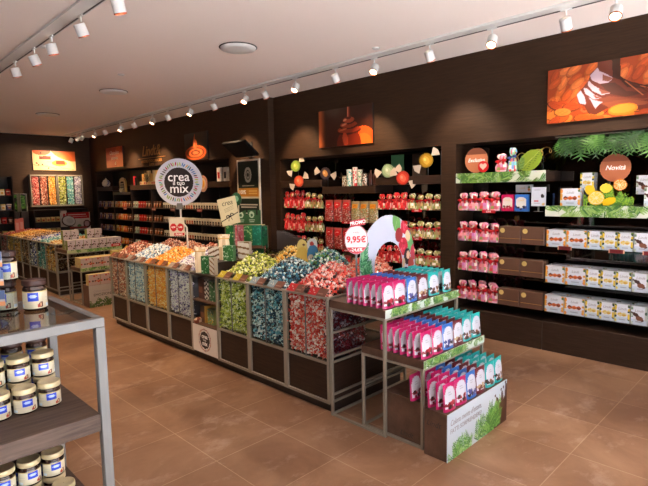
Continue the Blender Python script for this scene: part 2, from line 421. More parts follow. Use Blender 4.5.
def lamp_proto():
    t = thing('track_spotlight', 'x', 'spotlight')
    f = MB(); f.box(-.013, .013, -.05, .05, .118, .143, b=.003); f.tube([(0, 0, .12), (0, 0, .075)], .008, 8); f.build('track_adapter', M['white'], t)
    hs = bpy.data.objects.new('lamp_head', None)
    f = MB(); f.lathe([(.012, .060), (.046, .057), (.051, .051), (.051, -.050)], 24, caps=False); f.lathe([(.046, .0), (.046, -.050)], 24, caps=False)
    h = f.build('housing', M['white'], t, smooth=True)
    f = MB(); f.lathe([(.0512, -.046), (.0512, -.056), (.043, -.056), (.042, -.042)], 24, caps=False); f.build('ring', M['copper'], h)
    f = MB(); f.lathe([(.043, -.046), (.034, -.040), (.001, -.037)], 24, caps=False); f.build('lens', M['lamp'], h, smooth=True)
    bpy.data.objects.remove(hs)
    return t
LP = Proto(lamp_proto())
def lamp(x, y, aim, label, watts, grp):
    o = LP.put((x, y, 2.951), 0, label, 'spotlight', grp, (.88, .88, .88))
    d = (Vector(aim) - Vector((x, y, 2.951))).normalized()
    q = Vector((0, 0, -1)).rotation_difference(d)
    for ch in o.children:
        if ch.name.startswith('housing'): ch.rotation_mode = 'QUATERNION'; ch.rotation_quaternion = q
    ld = bpy.data.lights.new('spot_bulb', 'SPOT'); ld.energy = watts; ld.color = (1, .84, .66) if (x > 3 and y < 4) else WARM; ld.spot_size = math.radians(68); ld.spot_blend = .75; ld.shadow_soft_size = .035
    lo = bpy.data.objects.new('spot_bulb', ld); C.objects.link(lo); lo.location = Vector((x, y, 2.951)) + d*.070
    lo.rotation_mode = 'QUATERNION'; lo.rotation_quaternion = q
WARM = (1., .70, .42)
WP = 62.
ys = [1.21, 1.57, 2.20, 2.85, 3.55, 4.13, 4.83, 5.44, 5.90, 6.68, 7.38, 8.11, 8.67, 9.43, 10.04, 10.81, 11.38, 12.14, 12.40, 12.83]
for i, y in enumerate(ys):
    if i in (0, 2, 4, 6, 8):
        aim = (2.9, y-.3, .9)
    else:
        aim = (5.15, y, 1.8 if i < 8 else 1.5) if i % 2 else (3.1, y, .9)
    if i >= 17: aim = (4.1 if i != 18 else 3.4, YF, 2.1)
    lamp(4.37, y, aim, 'white spotlight on the right hand track, %s counted from the near end' % ORD[i], WP*(.75 if i < 5 else 1.15 if i < 9 else 1.35)*(1.25 if i % 2 else 1), 'spotlights along the right track')
for i, y in enumerate([3.57, 4.27, 4.98, 5.49, 6.15, 7.2, 8.3, 9.4, 10.5]):  # lamps past the fifth are unseen, added for extra warm light
    if i < 5: lab = 'white spotlight on the top left track, %s counted from the near end' % ORD[i]
    else: lab = 'added unseen spotlight on the left track beyond the picture edge, number %s' % ORD[i]
    lamp(1.59, y, (2.7 if i % 2 else 2.3, y+.3, .6), lab, WP*.9, 'spotlights along the left track')

for i, (x, y, lab) in enumerate([(3.08, 4.24, 'round white speaker grille in the ceiling, largest and nearest of three'),
                   (3.04, 7.14, 'round white speaker grille in the ceiling above the candy counter, middle of three'),
                   (2.99, 9.84, 'round white speaker grille in the ceiling near the back wall, farthest of three')]):
    t = thing('ceiling_speaker', lab, 'ceiling speaker', (x, y, H), group='ceiling speakers')
    f = MB(); f.lathe([(.185, 0), (.19, -.006), (.178, -.009)], 36, caps=False); f.build('rim', M['dark'], t, smooth=True)
    f = MB(); f.lathe([(.178, -.006), (.17, -.024), (.11, -.029), (.001, -.030)], 36, caps=False); f.build('grille', M['white'], t, smooth=True)
for x, y, lab in [(4.14, 3.34, 'small white smoke detector above the track at right'), (1.65, 5.45, 'small white ceiling ring left of the left track'),
                  (2.7, 6.1, 'tiny dark ceiling sensor between two round speakers')]:
    f = MB(); f.lathe([(.04, 0), (.042, -.008), (.028, -.016), (.024, -.012), (.001, -.012)], 24, caps=False)
    tag(f.build('smoke_detector', M['white'], loc=(x, y, H), smooth=True), lab, 'detector')

# ---------------------------------------------------------------- camera and daylight
cam = bpy.data.cameras.new('camera'); co = bpy.data.objects.new('camera', cam); C.objects.link(co)
cam.sensor_width = 36; cam.lens = 502/648*36; cam.clip_end = 100; cam.clip_start = .05
yaw, pit, rol = math.radians(45), math.radians(-5.92), math.radians(1.03)
fw = Vector((math.cos(yaw)*math.cos(pit), math.sin(yaw)*math.cos(pit), math.sin(pit)))
rt = fw.cross(Vector((0, 0, 1))).normalized(); up = rt.cross(fw)
r2 = rt*math.cos(rol) - up*math.sin(rol); u2 = up*math.cos(rol) + rt*math.sin(rol)
co.matrix_world = Matrix(((r2.x, u2.x, -fw.x, 0), (r2.y, u2.y, -fw.y, 0), (r2.z, u2.z, -fw.z, 1.65), (0, 0, 0, 1)))
bpy.context.scene.camera = co
w = bpy.data.worlds.new('daylight'); bpy.context.scene.world = w; w.use_nodes = True
# overcast sky above, bright lower half added below the horizon to light the ceiling
nt = w.node_tree; bg = nt.nodes['Background']; tc = nt.nodes.new('ShaderNodeTexCoord'); sx = nt.nodes.new('ShaderNodeSeparateXYZ'); cr = nt.nodes.new('ShaderNodeValToRGB')
ma = nt.nodes.new('ShaderNodeMath'); ma.operation = 'MULTIPLY_ADD'; ma.inputs[1].default_value = .5; ma.inputs[2].default_value = .5
nt.links.new(tc.outputs['Generated'], sx.inputs[0]); nt.links.new(sx.outputs['Z'], ma.inputs[0]); nt.links.new(ma.outputs[0], cr.inputs[0]); nt.links.new(cr.outputs[0], bg.inputs[0])
cr.color_ramp.elements[0].position = .47; cr.color_ramp.elements[0].color = (.90, .94, 1., 1)
cr.color_ramp.elements[1].position = .51; cr.color_ramp.elements[1].color = (.24, .26, .30, 1)
bg.inputs[1].default_value = 2.7
sd = bpy.data.lights.new('added_sun', 'SUN'); sd.energy = 42.; sd.angle = .01; sd.color = (.92, .95, 1)  # sun added out of view so that its bounce brightens the ceiling
so = bpy.data.objects.new('added_sun', sd); C.objects.link(so)
so.rotation_mode = 'QUATERNION'; so.rotation_quaternion = Vector((0, 0, -1)).rotation_difference(Vector((.10, .62, -1)).normalized())
f = MB(); f.box(-3, 5.75, -9, -3.001, -.1, 0); struct(f.build('floor_added_outside', pbr('added pale bounce paving outside', (200, 196, 190), .8)))  # unseen pale slab added to throw sunlight up to the ceiling
vs = bpy.context.scene.view_settings; vs.view_transform = 'Standard'; vs.look = 'None'; vs.exposure = .6; vs.gamma = 1; vs.use_curve_mapping = False
# ================================================================ sweets counters
PAL = dict(
 coral=[(236, 76, 60), (244, 122, 100), (250, 196, 184), (252, 236, 230), (222, 50, 46)],
 coral2=[(240, 120, 90), (246, 160, 130), (250, 214, 196), (232, 90, 66)],
 plum=[(170, 34, 50), (210, 70, 84), (236, 206, 214), (110, 60, 90), (140, 30, 46)],
 teal=[(60, 130, 160), (120, 190, 206), (232, 240, 240), (34, 70, 96), (206, 226, 222), (40, 50, 56)],
 teal2=[(90, 170, 176), (170, 214, 210), (236, 240, 234), (40, 90, 110), (120, 170, 90)],
 lime=[(196, 206, 70), (226, 228, 130), (246, 246, 210), (150, 170, 50), (84, 96, 36)],
 yellow=[(240, 200, 90), (250, 226, 150), (240, 180, 60)],
 lilac=[(176, 160, 206), (236, 230, 242), (250, 248, 250), (86, 80, 140), (250, 244, 246)],
 navy=[(60, 60, 120), (190, 186, 210), (240, 236, 240), (40, 40, 90)],
 orange=[(244, 166, 40), (250, 196, 90), (240, 140, 30), (250, 226, 170)],
 rust=[(180, 90, 66), (214, 140, 110), (240, 214, 196), (140, 60, 48)],
 blue=[(130, 186, 224), (246, 248, 250), (250, 250, 252), (200, 222, 238), (80, 120, 160), (250, 248, 240)],
 brown=[(206, 116, 84), (236, 180, 150), (250, 226, 206), (170, 80, 60), (120, 60, 44)],
 royal=[(30, 70, 190), (240, 240, 245), (250, 250, 250), (30, 40, 120)],
 gold=[(226, 160, 60), (240, 200, 120), (250, 230, 180), (180, 110, 40)],
 choc=[(110, 66, 44), (170, 120, 80), (230, 200, 160), (80, 46, 34)],
 mint=[(100, 190, 190), (220, 240, 236), (60, 150, 160)],
 cherry=[(214, 60, 60), (240, 150, 140), (250, 210, 200), (170, 30, 40)],
)
def heap_z(x, y, w, d, peak, sk=.62):
    """x in 0..d from the front edge, y in -w/2..w/2"""
    q = math.hypot((x-d*sk)/(d*(.66 if x < d*sk else 1.0)), y/(w*.66))
    return peak*1.12*max(0., 1-q**1.15)
NEAR_SWEETS = []       # (distance, position, palette, bin key)
def fill_bin(pal, xf, yc, w, d, z0, z1, peak, label, group, dark=.28, front=True, r=.0155, step=.0275, palf=None, near=0, side=None, back=False, shown=1.):
    """one bin of loose wrapped sweets: heap above the rim, sweets pressed against the window below"""
    pts = []; y0, y1 = yc-w/2+.018, yc+w/2-.018
    top = []
    nx, ny = int(d/step), int(w/step)
    for i in range(nx+1):
        for j in range(ny+1):
            x = (.055 if front else .02)+(d-(.075 if front else .04))*i/nx; y = -w/2+.02+(w-.04)*j/ny
            x += R.uniform(-.4, .4)*step; y += R.uniform(-.4, .4)*step
            x = min(max(x, .045 if front else .015), d-.015); y = min(max(y, -w/2+.015), w/2-.015)
            z = z1-.004 + heap_z(x, y, w, d, peak) + R.uniform(-.006, .010)
            top.append((xf+x, yc+y, z))
    pf = palf or pal; P2 = []; P3 = []
    if front:
        nz = int((z1-z0)/step)
        for k in range(nz):
            for j in range(ny+1):
                if shown < 1 and k > nz*shown and R.random() < .75: continue
                for lay in (0, 1):
                    P2.append((xf+.016+lay*.016+R.uniform(0, .006), min(max(yc-w/2+.02+(w-.04)*j/ny+R.uniform(-.4, .4)*step, y0), y1), z0+.014+k*step+R.uniform(-.4, .4)*step))
    if side is not None:                        # sweets against the end window
        nz = int((z1-z0)/step)
        for k in range(nz):
            for i in range(nx+1):
                for lay in (0, 1):
                    P3.append((xf+.02+(d-.04)*i/nx+R.uniform(-.4, .4)*step, yc-w/2+.016+lay*.016+R.uniform(0, .005), z0+.014+k*step+R.uniform(-.4, .4)*step))
    if near:
        cand = sorted(top, key=lambda p: math.hypot(p[0], p[1], p[2]-1.65))
        keep = cand[:near]; top = cand[near:]
        for p in keep: NEAR_SWEETS.append((p, pal, label, group))
    V, F, K = sweets(np.array(top) if top else np.zeros((0, 3)), PAL[pal], r)
    if P2:
        V2, F2, K2 = sweets(np.array(P2), PAL[pf], r)
        F2 = F2 + len(V); V = np.vstack([V, V2]); F = np.vstack([F, F2]); K = np.vstack([K, K2])
    if P3:
        V2, F2, K2 = sweets(np.array(P3), PAL[side], r)
        F2 = F2 + len(V); V = np.vstack([V, V2]); F = np.vstack([F, F2]); K = np.vstack([K, K2])
    # the packed inside of the bin, colour darkened to paint shade between the sweets
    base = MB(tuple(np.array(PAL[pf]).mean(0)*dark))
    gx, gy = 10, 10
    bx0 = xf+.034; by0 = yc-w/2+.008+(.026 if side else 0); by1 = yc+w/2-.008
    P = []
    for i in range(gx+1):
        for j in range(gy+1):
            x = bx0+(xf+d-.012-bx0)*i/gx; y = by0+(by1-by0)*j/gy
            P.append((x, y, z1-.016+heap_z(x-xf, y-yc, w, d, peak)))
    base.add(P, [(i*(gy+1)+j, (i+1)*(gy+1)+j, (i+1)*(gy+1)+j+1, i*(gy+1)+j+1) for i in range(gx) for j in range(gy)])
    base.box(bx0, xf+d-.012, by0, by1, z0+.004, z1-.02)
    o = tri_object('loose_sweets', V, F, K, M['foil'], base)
    tag(o, label, 'sweets', group, 'stuff'); return o

def glass_unit(x0, y0, y1, d, top, label, group, zg0=.40, kick=.075, panel=True, end=False, nolow=False):
    """one module of the counter: kick, wooden lower box, metal frame, glazed bins above. Front faces -X."""
    w = y1-y0
    t = thing('sweets_counter_unit', label, 'sweets counter', (x0, y0, 0), 0, group)
    f = MB(); f.box(.045, d-.045, 0.001, w-.001, 0, kick); f.build('plinth', M['dark'], t)
    f = MB(); f.box(.018, d-.018, .012, w-.012, kick+.002, zg0-.03); f.build('cabinet_body', M['wood'], t)
    # frame
    p = .011
    for x in (0, d-.022):
        f = MB()
        for y in (p, w-p): f.box(x, x+.022, y-p, y+p, kick, top-.018)
        for z in (kick, zg0-.026): f.box(x+.001, x+.021, p, w-p, z, z+.02)
        f.build('frame', M['champ'], t)
    f = MB()
    f.box(-.002, d+.002, .0005, w-.0005, top-.018, top-.002) if False else None
    for x in (-.004, d-.026): f.box(x, x+.03, .0005, w-.0005, top-.0175, top, b=.003)
    for y in (.0005, w-.0225): f.box(.0265, d-.0265, y, y+.022, top-.0175, top, b=.003)
    f.build('rim', M['champ'], t)
    f = MB(); f.box(.004, .008, .0225, w-.0225, zg0-.005, top-.018); g = f.build('front_window', M['glass'], t)
    f = MB(); f.box(-.001, .0035, w/2-.006, w/2+.006, zg0-.005, top-.019); f.build('divider_strip', M['silver'], t)
    if end:
        f = MB(); f.box(.023, d-.023, .004, .008, zg0-.005, top-.018); f.build('end_window', M['acryl'], t)
        f = MB(); f.box(.023, d-.023, -.001, .012, .60, .618); f.box(.023, d-.023, -.001, .012, zg0-.022, zg0-.004); f.box(.023, d-.023, -.001, .012, .13, .146); f.box(.023, d-.023, -.001, .012, kick, kick+.016)
        f.build('end_rail', M['champ'], t)
    return t
CX, CD, CT = 2.54, .92, .88
GRP = 'glazed sweets counter units of the near island'
units = [(2.512, 3.0, 'coral', 'coral2', 'coral'), (3.0, 3.488, 'teal', 'teal2', 'teal'), (3.488, 3.975, 'lime', 'yellow', 'lime'),
         (4.43, 4.92, 'lilac', 'navy', 'lilac'), (4.92, 5.43, 'orange', 'rust', 'orange'), (5.43, 5.93, 'blue', 'brown', 'blue'), (5.93, 6.40, 'brown', 'rust', 'brown')]
NM = {'coral': 'red, coral and white', 'teal': 'teal, blue and white', 'lime': 'lime green and cream', 'lilac': 'lilac and white', 'orange': 'orange and gold', 'blue': 'pale blue and white', 'brown': 'copper brown and cream',
      'coral2': 'soft orange', 'teal2': 'sea green', 'yellow': 'yellow', 'navy': 'navy and white', 'rust': 'rust coloured'}
for i, (y0, y1, a, b_, c_) in enumerate(units):
    rs, st = ((.0145, .0255) if i < 3 else (.0125, .0225))
    glass_unit(CX, y0, y1, CD, CT, 'dark wooden counter unit with metal frame holding %s sweets behind glass' % NM[a], GRP, end=(i == 0))
    yc = (y0+y1)/2; w = y1-y0-.05
    fill_bin(a, CX+.012, yc, w, .45, .405, CT, .185 if i < 3 else .15, '%s wrapped sweets heaped in the front bin of the near island' % NM[a], 'loose sweets in the front bins', near=[130, 100, 70, 0, 0, 0, 0][i], side='plum' if i == 0 else None, r=rs, step=st)
    fill_bin(b_, CX+.465, yc, w, .43, .60, CT, .21 if i < 3 else .15, r=rs, step=st, label='%s wrapped sweets in the rear bin behind the %s ones' % (NM[b_], NM[a]), group='loose sweets in the rear bins', front=False, side='plum' if i == 0 else None)
# the 300 nearest sweets, each its own object
SP = {}
for (p, pal, lab, grp) in NEAR_SWEETS:
    if pal not in SP:
        SP[pal] = []
        for k in range(10):
            V, F, K = sweets(np.zeros((1, 3)), PAL[pal], .0145)
            o = tri_object('wrapped_sweet', V, F, K, M['foil']); SP[pal].append([o, False])
    e = R.choice(SP[pal])
    o = e[0].copy() if e[1] else e[0]
    if e[1]: C.objects.link(o)
    e[1] = True
    o.location = p; o.rotation_euler = (R.uniform(0, 6), R.uniform(0, 6), R.uniform(0, 6))
    tag(o, 'single %s wrapped sweet on top of the heap nearest the pouch tables' % NM[pal] if pal == 'coral' else 'single %s wrapped sweet on top of the front heap of that colour' % NM[pal], 'wrapped sweet', 'single sweets on the %s heap' % pal)
for pal in SP:
    for e in SP[pal]:
        if not e[1]: bpy.data.objects.remove(e[0])

# price cards leaning on the front rim, two to a bin
def price_card(c1, c2):
    t = thing('price_card', 'x', 'price card')
    cv = Cv(18, 8, .185, .072, c2); cv.rect(0, .088, 0, .072, c1)
    for k in range(6): cv.ell(R.uniform(.01, .075), R.uniform(.012, .06), .006, .004, (235, 225, 215), R.uniform(0, 3))
    for z in (.022, .038, .054): cv.line(.10, z, .10+R.uniform(.04, .07), z, .004, tuple(min(255, a+50) for a in c2))
    f = MB(c2); f.panel(cv.a, -.0925, .0925, 0, .072, 0); f.box(-.0925, .0925, .0005, .003, 0, .072)
    f.build('printed_card', M['gloss'], t)
    f = MB(); f.box(-.06, .06, .0035, .02, .002, .006); f.build('foot', M['acryl'], t)
    return t
cc = {'coral': (220, 44, 52), 'teal': (150, 176, 186), 'lime': (214, 196, 52), 'lilac': (176, 160, 150), 'orange': (236, 140, 40), 'blue': (178, 170, 160), 'brown': (170, 96, 66)}
for i, (y0, y1, a, b_, c_) in enumerate(units):
    pr = Proto(price_card(cc[a], (128, 84, 66)))
    for k, yy in enumerate((y0+.125, y1-.125)):
        o = pr.put((CX-.002, yy, CT+.002), -PI/2, 'small brown sloping price card below the %s heap, %s of its pair' % (NM[a], ['nearer', 'farther'][k]), 'price card', 'price cards on the counter rim')
        o.rotation_euler = (math.radians(-48), 0, -PI/2)

# ---- the gap between the bins: open niche with tins, lower panel with round emblem
t = thing('display_niche', 'open shelf niche between green and lilac sweet bins with round emblem panel', 'display unit', (CX, 3.975, 0))
f = MB(); f.box(.045, CD-.045, .001, .454, 0, .075); f.build('plinth', M['dark'], t)
f = MB(); f.box(.03, CD-.03, .012, .443, .077, .355); f.build('cabinet_body', M['wood'], t)
for y in (.006, .449):
    for x in (.0, CD-.02):
        f = MB(); f.box(x, x+.02, y-.005, y+.005, .075, .855); f.build('post', M['champ'], t)
f = MB(); f.box(0, CD-.02, .0115, .4435, .357, .37); f.build('shelf', M['shelfwood'], t)
f = MB(); f.box(0.01, CD-.02, .0115, .4435, .595, .608); f.build('shelf', M['shelfwood'], t)
f = MB(); f.box(0, CD-.02, .0015, .4535, .856, .873); f.build('top_board', M['dark'], t)
f = MB(); f.box(.35, .37, .0115, .4435, .371, .594); f.box(.35, .37, .0115, .4435, .609, .855); f.build('back_panel', M['dark'], t)
pn = bpy.data.objects.new('emblem_panel', None); C.objects.link(pn); pn.parent = t; pn.location = (.012, .2275, .225); pn.rotation_euler = (0, 0, -PI/2)
bpy.data.objects.remove(pn)
f = MB((250, 240, 230)); cv = Cv(44, 28, .43, .27, (250, 240, 230))
k = np.hypot(cv.X-.215, cv.Z-.135)
cv.a[(k > .098) & (k < .112)] = (206, 170, 160); cv.a[k < .085] = (52, 36, 32)
for q in range(40):
    an = 2*PI*q/40; cv.ell(.215+.105*math.cos(an), .135+.105*math.sin(an), .004, .004, R.choice([(190, 70, 60), (226, 170, 90), (120, 140, 160)]))
f.panel(cv.a, -.215, .215, -.135, .135, 0); f.box(-.215, .215, .0005, .008, -.135, .135)
pn = f.build('emblem_panel', M['print'], t); pn.location = (-.003, .2275, .225); pn.rotation_euler = (0, 0, -PI/2)
text(pn, 'crea', .06, 0, .035, mat='wink', bold=.0012); text(pn, 'il tuo', .028, 0, 0, mat='wink'); text(pn, 'mix', .06, 0, -.035, mat='wink', bold=.0012)
# ================================================================ nested tables and pouches
def nest_table(name, x0, x1, y0, y1, top, th, label, strip=None, inner=True, rails=(0.,), trim='strip'):
    t = thing(name, label, 'display table', (x0, y0, 0), 0)
    w, d = x1-x0, y1-y0
    f = MB(); f.box(0, w, 0.004, d, top-th, top, b=.002); f.build('tabletop', M['shelfwood'], t)
    s = .02
    for (x, y) in ((.0, .006), (w-s, .006), (.0, d-s), (w-s, d-s)):
        f = MB(); f.box(x, x+s, y, y+s, 0, top-th-.0015, b=.001); f.build('leg', M['champ'], t)
    f = MB()
    for z in rails:
        f.box(.001, s-.001, .027, d-s-.001, z+.001, z+.016)
        f.box(w-s+.001, w-.001, .027, d-s-.001, z+.001, z+.016)
    f.box(.021, w-.021, d-s+.002, d-.002, .001, .017); f.box(.021, w-.021, d-s+.002, d-.002, top*.5, top*.5+.016)
    f.box(.001, s-.001, .027, d-s-.001, top-th-.017, top-th-.002); f.box(.021, w-.021, .008, .024, top-th-.017, top-th-.002)
    f.build('rail', M['champ'], t)
    if strip:
        f = MB((230, 240, 226)); f.panel(strip.a, 0, w, top-th, top, 0); f.box(0, w, .0004, .0035, top-th, top); f.build('leaf_strip', M['gloss'], t)
    return t
g1 = leaf_strip(.92, .06, 200, 13, (222, 236, 226), 16)
T1 = nest_table('nesting_table', 2.54, 3.46, 1.985, 2.50, .868, .056, 'tallest of the three brown display tables at the near end of counter', g1)
T2 = nest_table('nesting_table', 2.572, 3.35, 1.71, 2.225, .582, .052, 'middle height brown display table with leaf printed front edge', leaf_strip(.78, .06, 180, 13, (222, 236, 226), 16))
# low plinth box with printed front
t = thing('display_plinth', 'low brown plinth box with pale blue printed palm leaf front', 'display plinth', (2.545, 1.525, 0))
f = MB(); f.box(0, .79, .005, .166, 0, .300, b=.002); f.box(.055, .777, .168, .52, 0, .298, b=.002); f.build('box_body', M['shelfwood'], t)
cv = Cv(170, 64, .79, .30, (226, 242, 255))
for q in range(24):
    x = R.uniform(0, .72); cv.palm(x, R.uniform(-.05, .0), R.uniform(.10, .18)*(.75+.7*(x/.79)), R.uniform(.9, 2.3), [(96, 170, 70), (140, 206, 100), (70, 140, 60), (176, 226, 140)], 11, .3, .5)
for q in range(8): cv.palm(R.uniform(.5, .72), R.uniform(.02, .06), R.uniform(.1, .15), R.uniform(.5, 1.6), GREENS, 10, .3, .45)
ck = (84, 46, 36)
cv.poly([(.79, 0), (.79, .27), (.765, .285), (.755, .19), (.735, .17), (.725, .235), (.705, .245), (.70, .16), (.68, .15), (.655, .205), (.625, .225), (.64, .15), (.60, .125), (.555, .135), (.60, .09), (.58, .05), (.60, 0)], ck)
for (a, b_) in [(.615, .232), (.70, .252), (.765, .288), (.545, .14), (.735, .26)]: cv.ell(a, b_, .010, .010, ck)
for q in range(9): cv.palm(R.uniform(.48, .64), .0, R.uniform(.12, .19), R.uniform(.6, 1.6), [(96, 170, 70), (140, 206, 100), (70, 140, 60)], 11, .3, .5)
f = MB((226, 242, 255)); f.panel(cv.a, 0, .79, 0, .30, 0); f.box(0, .79, .0004, .0045, 0, .30); pf = f.build('printed_front', M['gloss'], t)
text(pf, "Colora mente d'estate,", .052, .03, .235, mat='greyink', align='LEFT', shear=.25, sx=.8); text(pf, 'FATTI SORPRENDERE!', .042, .03, .183, mat='greyink', align='LEFT', sx=.95)
m2 = MB(); sd = m2.box(0, .001, 0, .001, 0, .001)
for (yy, xx, zz) in [(.13, -.0008, .22)]:
    o = text(t, 'Lindt', .05, 0, 0, mat='dark', shear=.3); o.location = (-.001, .10, .215); o.rotation_euler = (PI/2, 0, -PI/2)
    o = text(t, 'Lindt', .05, 0, 0, mat='dark', shear=.3); o.location = (.054, .34, .05); o.rotation_euler = (PI/2, 0, -PI/2)

def pouch_mesh(col, berry, w=.125, h=.168):
    nx, nz = 18, 26; b = MB(col)
    white = (222, 224, 238)
    def dep(x, z):
        u = abs(x)/(w/2); k = max(0, 1-(z/h)**1.6)
        return -.020*k*math.sqrt(max(0, 1-u**2.4)) - .0008
    cv = Cv(nx, nz, w, h, col)
    X = cv.X-w/2; u = np.abs(X)/(w*.47)
    arch = h*(.44+.46*np.sqrt(np.clip(1-u*u, 0, 1)))
    cv.a[(u < 1) & (cv.Z < arch) & (cv.Z > h*.11)] = white
    for q in range(13):
        x = R.uniform(.08, .92)*w; z = h*R.uniform(.13, .33)
        cv.ell(x, z, .013, .011, R.choice(berry))
    for z in (.66, .60, .5): cv.line(w*.35, h*z, w*R.uniform(.55, .68), h*z, .006, tuple(int(a*.85) for a in white))
    b.panel(cv.a, -w/2, w/2, 0, h, 0, curve=dep)
    # back, plain, gently bulged
    bk = np.zeros((6, 4, 3)); bk[:] = col
    n0 = len(b.v)
    for j in range(7):
        for i in range(5):
            x = w/2-w*i/4; z = h*j/6; u_ = abs(x)/(w/2)
            b.v.append((x, .016*max(0, 1-(z/h)**1.6)*math.sqrt(max(0, 1-u_**2.4))+.0004, z))
    for j in range(6):
        for i in range(4): a = n0+j*5+i; b.face((a, a+1, a+6, a+5), 0, col)
    # closed top seam and bottom
    b.box(-w/2, w/2, -.0014, .001, h-.012, h, col=tuple(min(255, int(a*1.08)) for a in col))
    b.add([(-w/2, 0, .001), (-w/4, -.0185, .001), (w/4, -.0185, .001), (w/2, 0, .001), (w/4, .0145, .001), (-w/4, .0145, .001)], [(0, 5, 4, 3, 2, 1)], 0, col)
    return b
BER = {'magenta': [(150, 24, 40), (60, 30, 28), (200, 60, 76)], 'blue': [(50, 60, 130), (60, 34, 30), (90, 90, 160)], 'maroon': [(70, 40, 34), (200, 170, 130), (120, 60, 50)], 'teal': [(120, 70, 46), (200, 140, 90), (60, 40, 34)]}
COLP = {'magenta': (206, 26, 108), 'blue': (58, 120, 208), 'maroon': (112, 36, 44), 'teal': (40, 186, 186)}
PP = {}
for k in COLP:
    v = []
    for q in range(2):
        me = pouch_mesh(COLP[k], BER[k]).mesh('snack_pouch', M['gloss'], True)
        v.append(me)
    PP[k] = v
def pouch(kind, x, y, z, tier, col, row):
    o = bpy.data.objects.new('snack_pouch', R.choice(PP[kind])); C.objects.link(o)
    o.location = (x, y, z); o.rotation_euler = (math.radians(R.uniform(-1, -3)), 0, R.uniform(-.07, .07))
    tag(o, '%s pouch on the %s, %s column from left, %s row from front' % (kind, tier, ORD[col], ORD[row]), 'snack pouch', 'pouches on the %s' % tier)
seq = ['magenta', 'magenta', 'blue', 'maroon', 'teal', 'teal']
for c_, (k, x) in enumerate(zip(seq, (2.615, 2.745, 2.885, 3.02, 3.17, 3.34))):
    for r_ in range(7): pouch(k, x+R.uniform(-.006, .006), 2.022+r_*.052, .8692, 'tallest table', c_, r_)
for c_, (k, x) in enumerate(zip(seq, (2.645, 2.775, 2.905, 3.03, 3.155, 3.28))):
    for r_ in range(7 if c_ < 5 else 7): pouch(k, x+R.uniform(-.005, .005), 1.745+r_*.052, .5832, 'middle table', c_, r_)
for c_, (k, x) in enumerate(zip(seq, (2.625, 2.755, 2.885, 3.01, 3.14, 3.268))):
    for r_ in range(6 if c_ > 0 else 5):
        if c_ == 0 and r_ == 3: continue
        pouch(k, x+R.uniform(-.005, .005), 1.562+r_*.056+(.024 if r_ >= 3 and c_ == 0 else 0), .3012 if 1.562+r_*.056 < 1.67 else .3002, 'low plinth', c_, r_)

# ---- arch shaped sign behind the pouches
cvw, cvh = .78, .60
cv = Cv(120, 92, cvw, cvh, (208, 213, 234))
rr = np.hypot((cv.X-.39)/1.0, (cv.Z-.21)/1.0)
for q in range(16): cv.palm(R.uniform(.0, .12), R.uniform(-.05, .3), R.uniform(.12, .2), R.uniform(1.0, 1.9), [(60, 140, 90), (96, 170, 120), (140, 200, 150), (40, 110, 70)], 9, .4, .5)
def raspberry(x, z, r_):
    cv.ell(x, z, r_, r_*1.1, (200, 30, 60))
    for q in range(14):
        a = R.uniform(0, 6.28); d = R.uniform(0, .8)*r_; cv.ell(x+d*math.cos(a), z+d*math.sin(a), r_*.2, r_*.2, R.choice([(236, 90, 110), (214, 50, 80), (170, 20, 46)]))
cv.ell(.50, .535, .055, .085, (110, 170, 90), .3); cv.line(.47, .47, .53, .60, .005, (150, 200, 130))
cv.ell(.72, .36, .06, .075, (110, 180, 110), -.4)
cv.ell(.535, .43, .055, .06, (160, 44, 50)); cv.ell(.70, .47, .035, .05, (60, 70, 110)); cv.ell(.76, .27, .05, .07, (190, 60, 80))
raspberry(.625, .50, .062); raspberry(.60, .33, .068)
cv.ell(.67, .415, .035, .05, (232, 200, 160), .4); cv.ell(.66, .24, .05, .07, (50, 36, 44)); cv.ell(.675, .25, .026, .035, (236, 190, 160)); cv.ell(.64, .10, .045, .05, (50, 60, 90)); cv.ell(.72, .17, .045, .06, (180, 70, 60))
cv.ell(.60, .19, .03, .04, (236, 206, 170))
outer = (np.hypot((cv.X-.39)/.39, (cv.Z-.22)/.38) < 1) | (cv.Z < .22) & (cv.X > 0)
inner = (np.hypot((cv.X-.39)/.20, (cv.Z-.20)/.185) < 1) | ((cv.Z < .20) & (np.abs(cv.X-.39) < .20))
mk = outer & ~inner
t = thing('arch_sign', 'arch shaped card sign with palm leaves and berries behind the top pouches', 'sign', (2.80, 2.425, .8695))
t.scale = (.9, 1, .97)
f = MB((224, 226, 236)); f.panel(cv.a, 0, cvw, 0, cvh, 0, mask=mk)
cb = cv.a.copy(); cb[:] = (224, 226, 236); f.panel(cb, 0, cvw, 0, cvh, .006, mask=mk)
n = 40
def arc(cx, cz, rx, rz, side=1):
    P = [(cx+side*rx, 0)] + [(cx+side*rx*math.cos(PI*i/n), cz+rz*math.sin(PI*i/n)) for i in range(n+1)] + [(cx-side*rx, 0)]
    for i in range(len(P)-1):
        (xa, za), (xb, zb) = P[i], P[i+1]; f.add([(xa, -.0002, za), (xb, -.0002, zb), (xb, .0062, zb), (xa, .0062, za)], [(0, 1, 2, 3)])
arc(.39, .22, .39, .38); arc(.39, .20, .20, .185)
f.build('printed_arch', M['print'], t)
f = MB(); f.box(.02, .17, .007, .04, 0, .004); f.box(.61, .76, .007, .04, 0, .004); f.build('foot', M['acryl'], t)

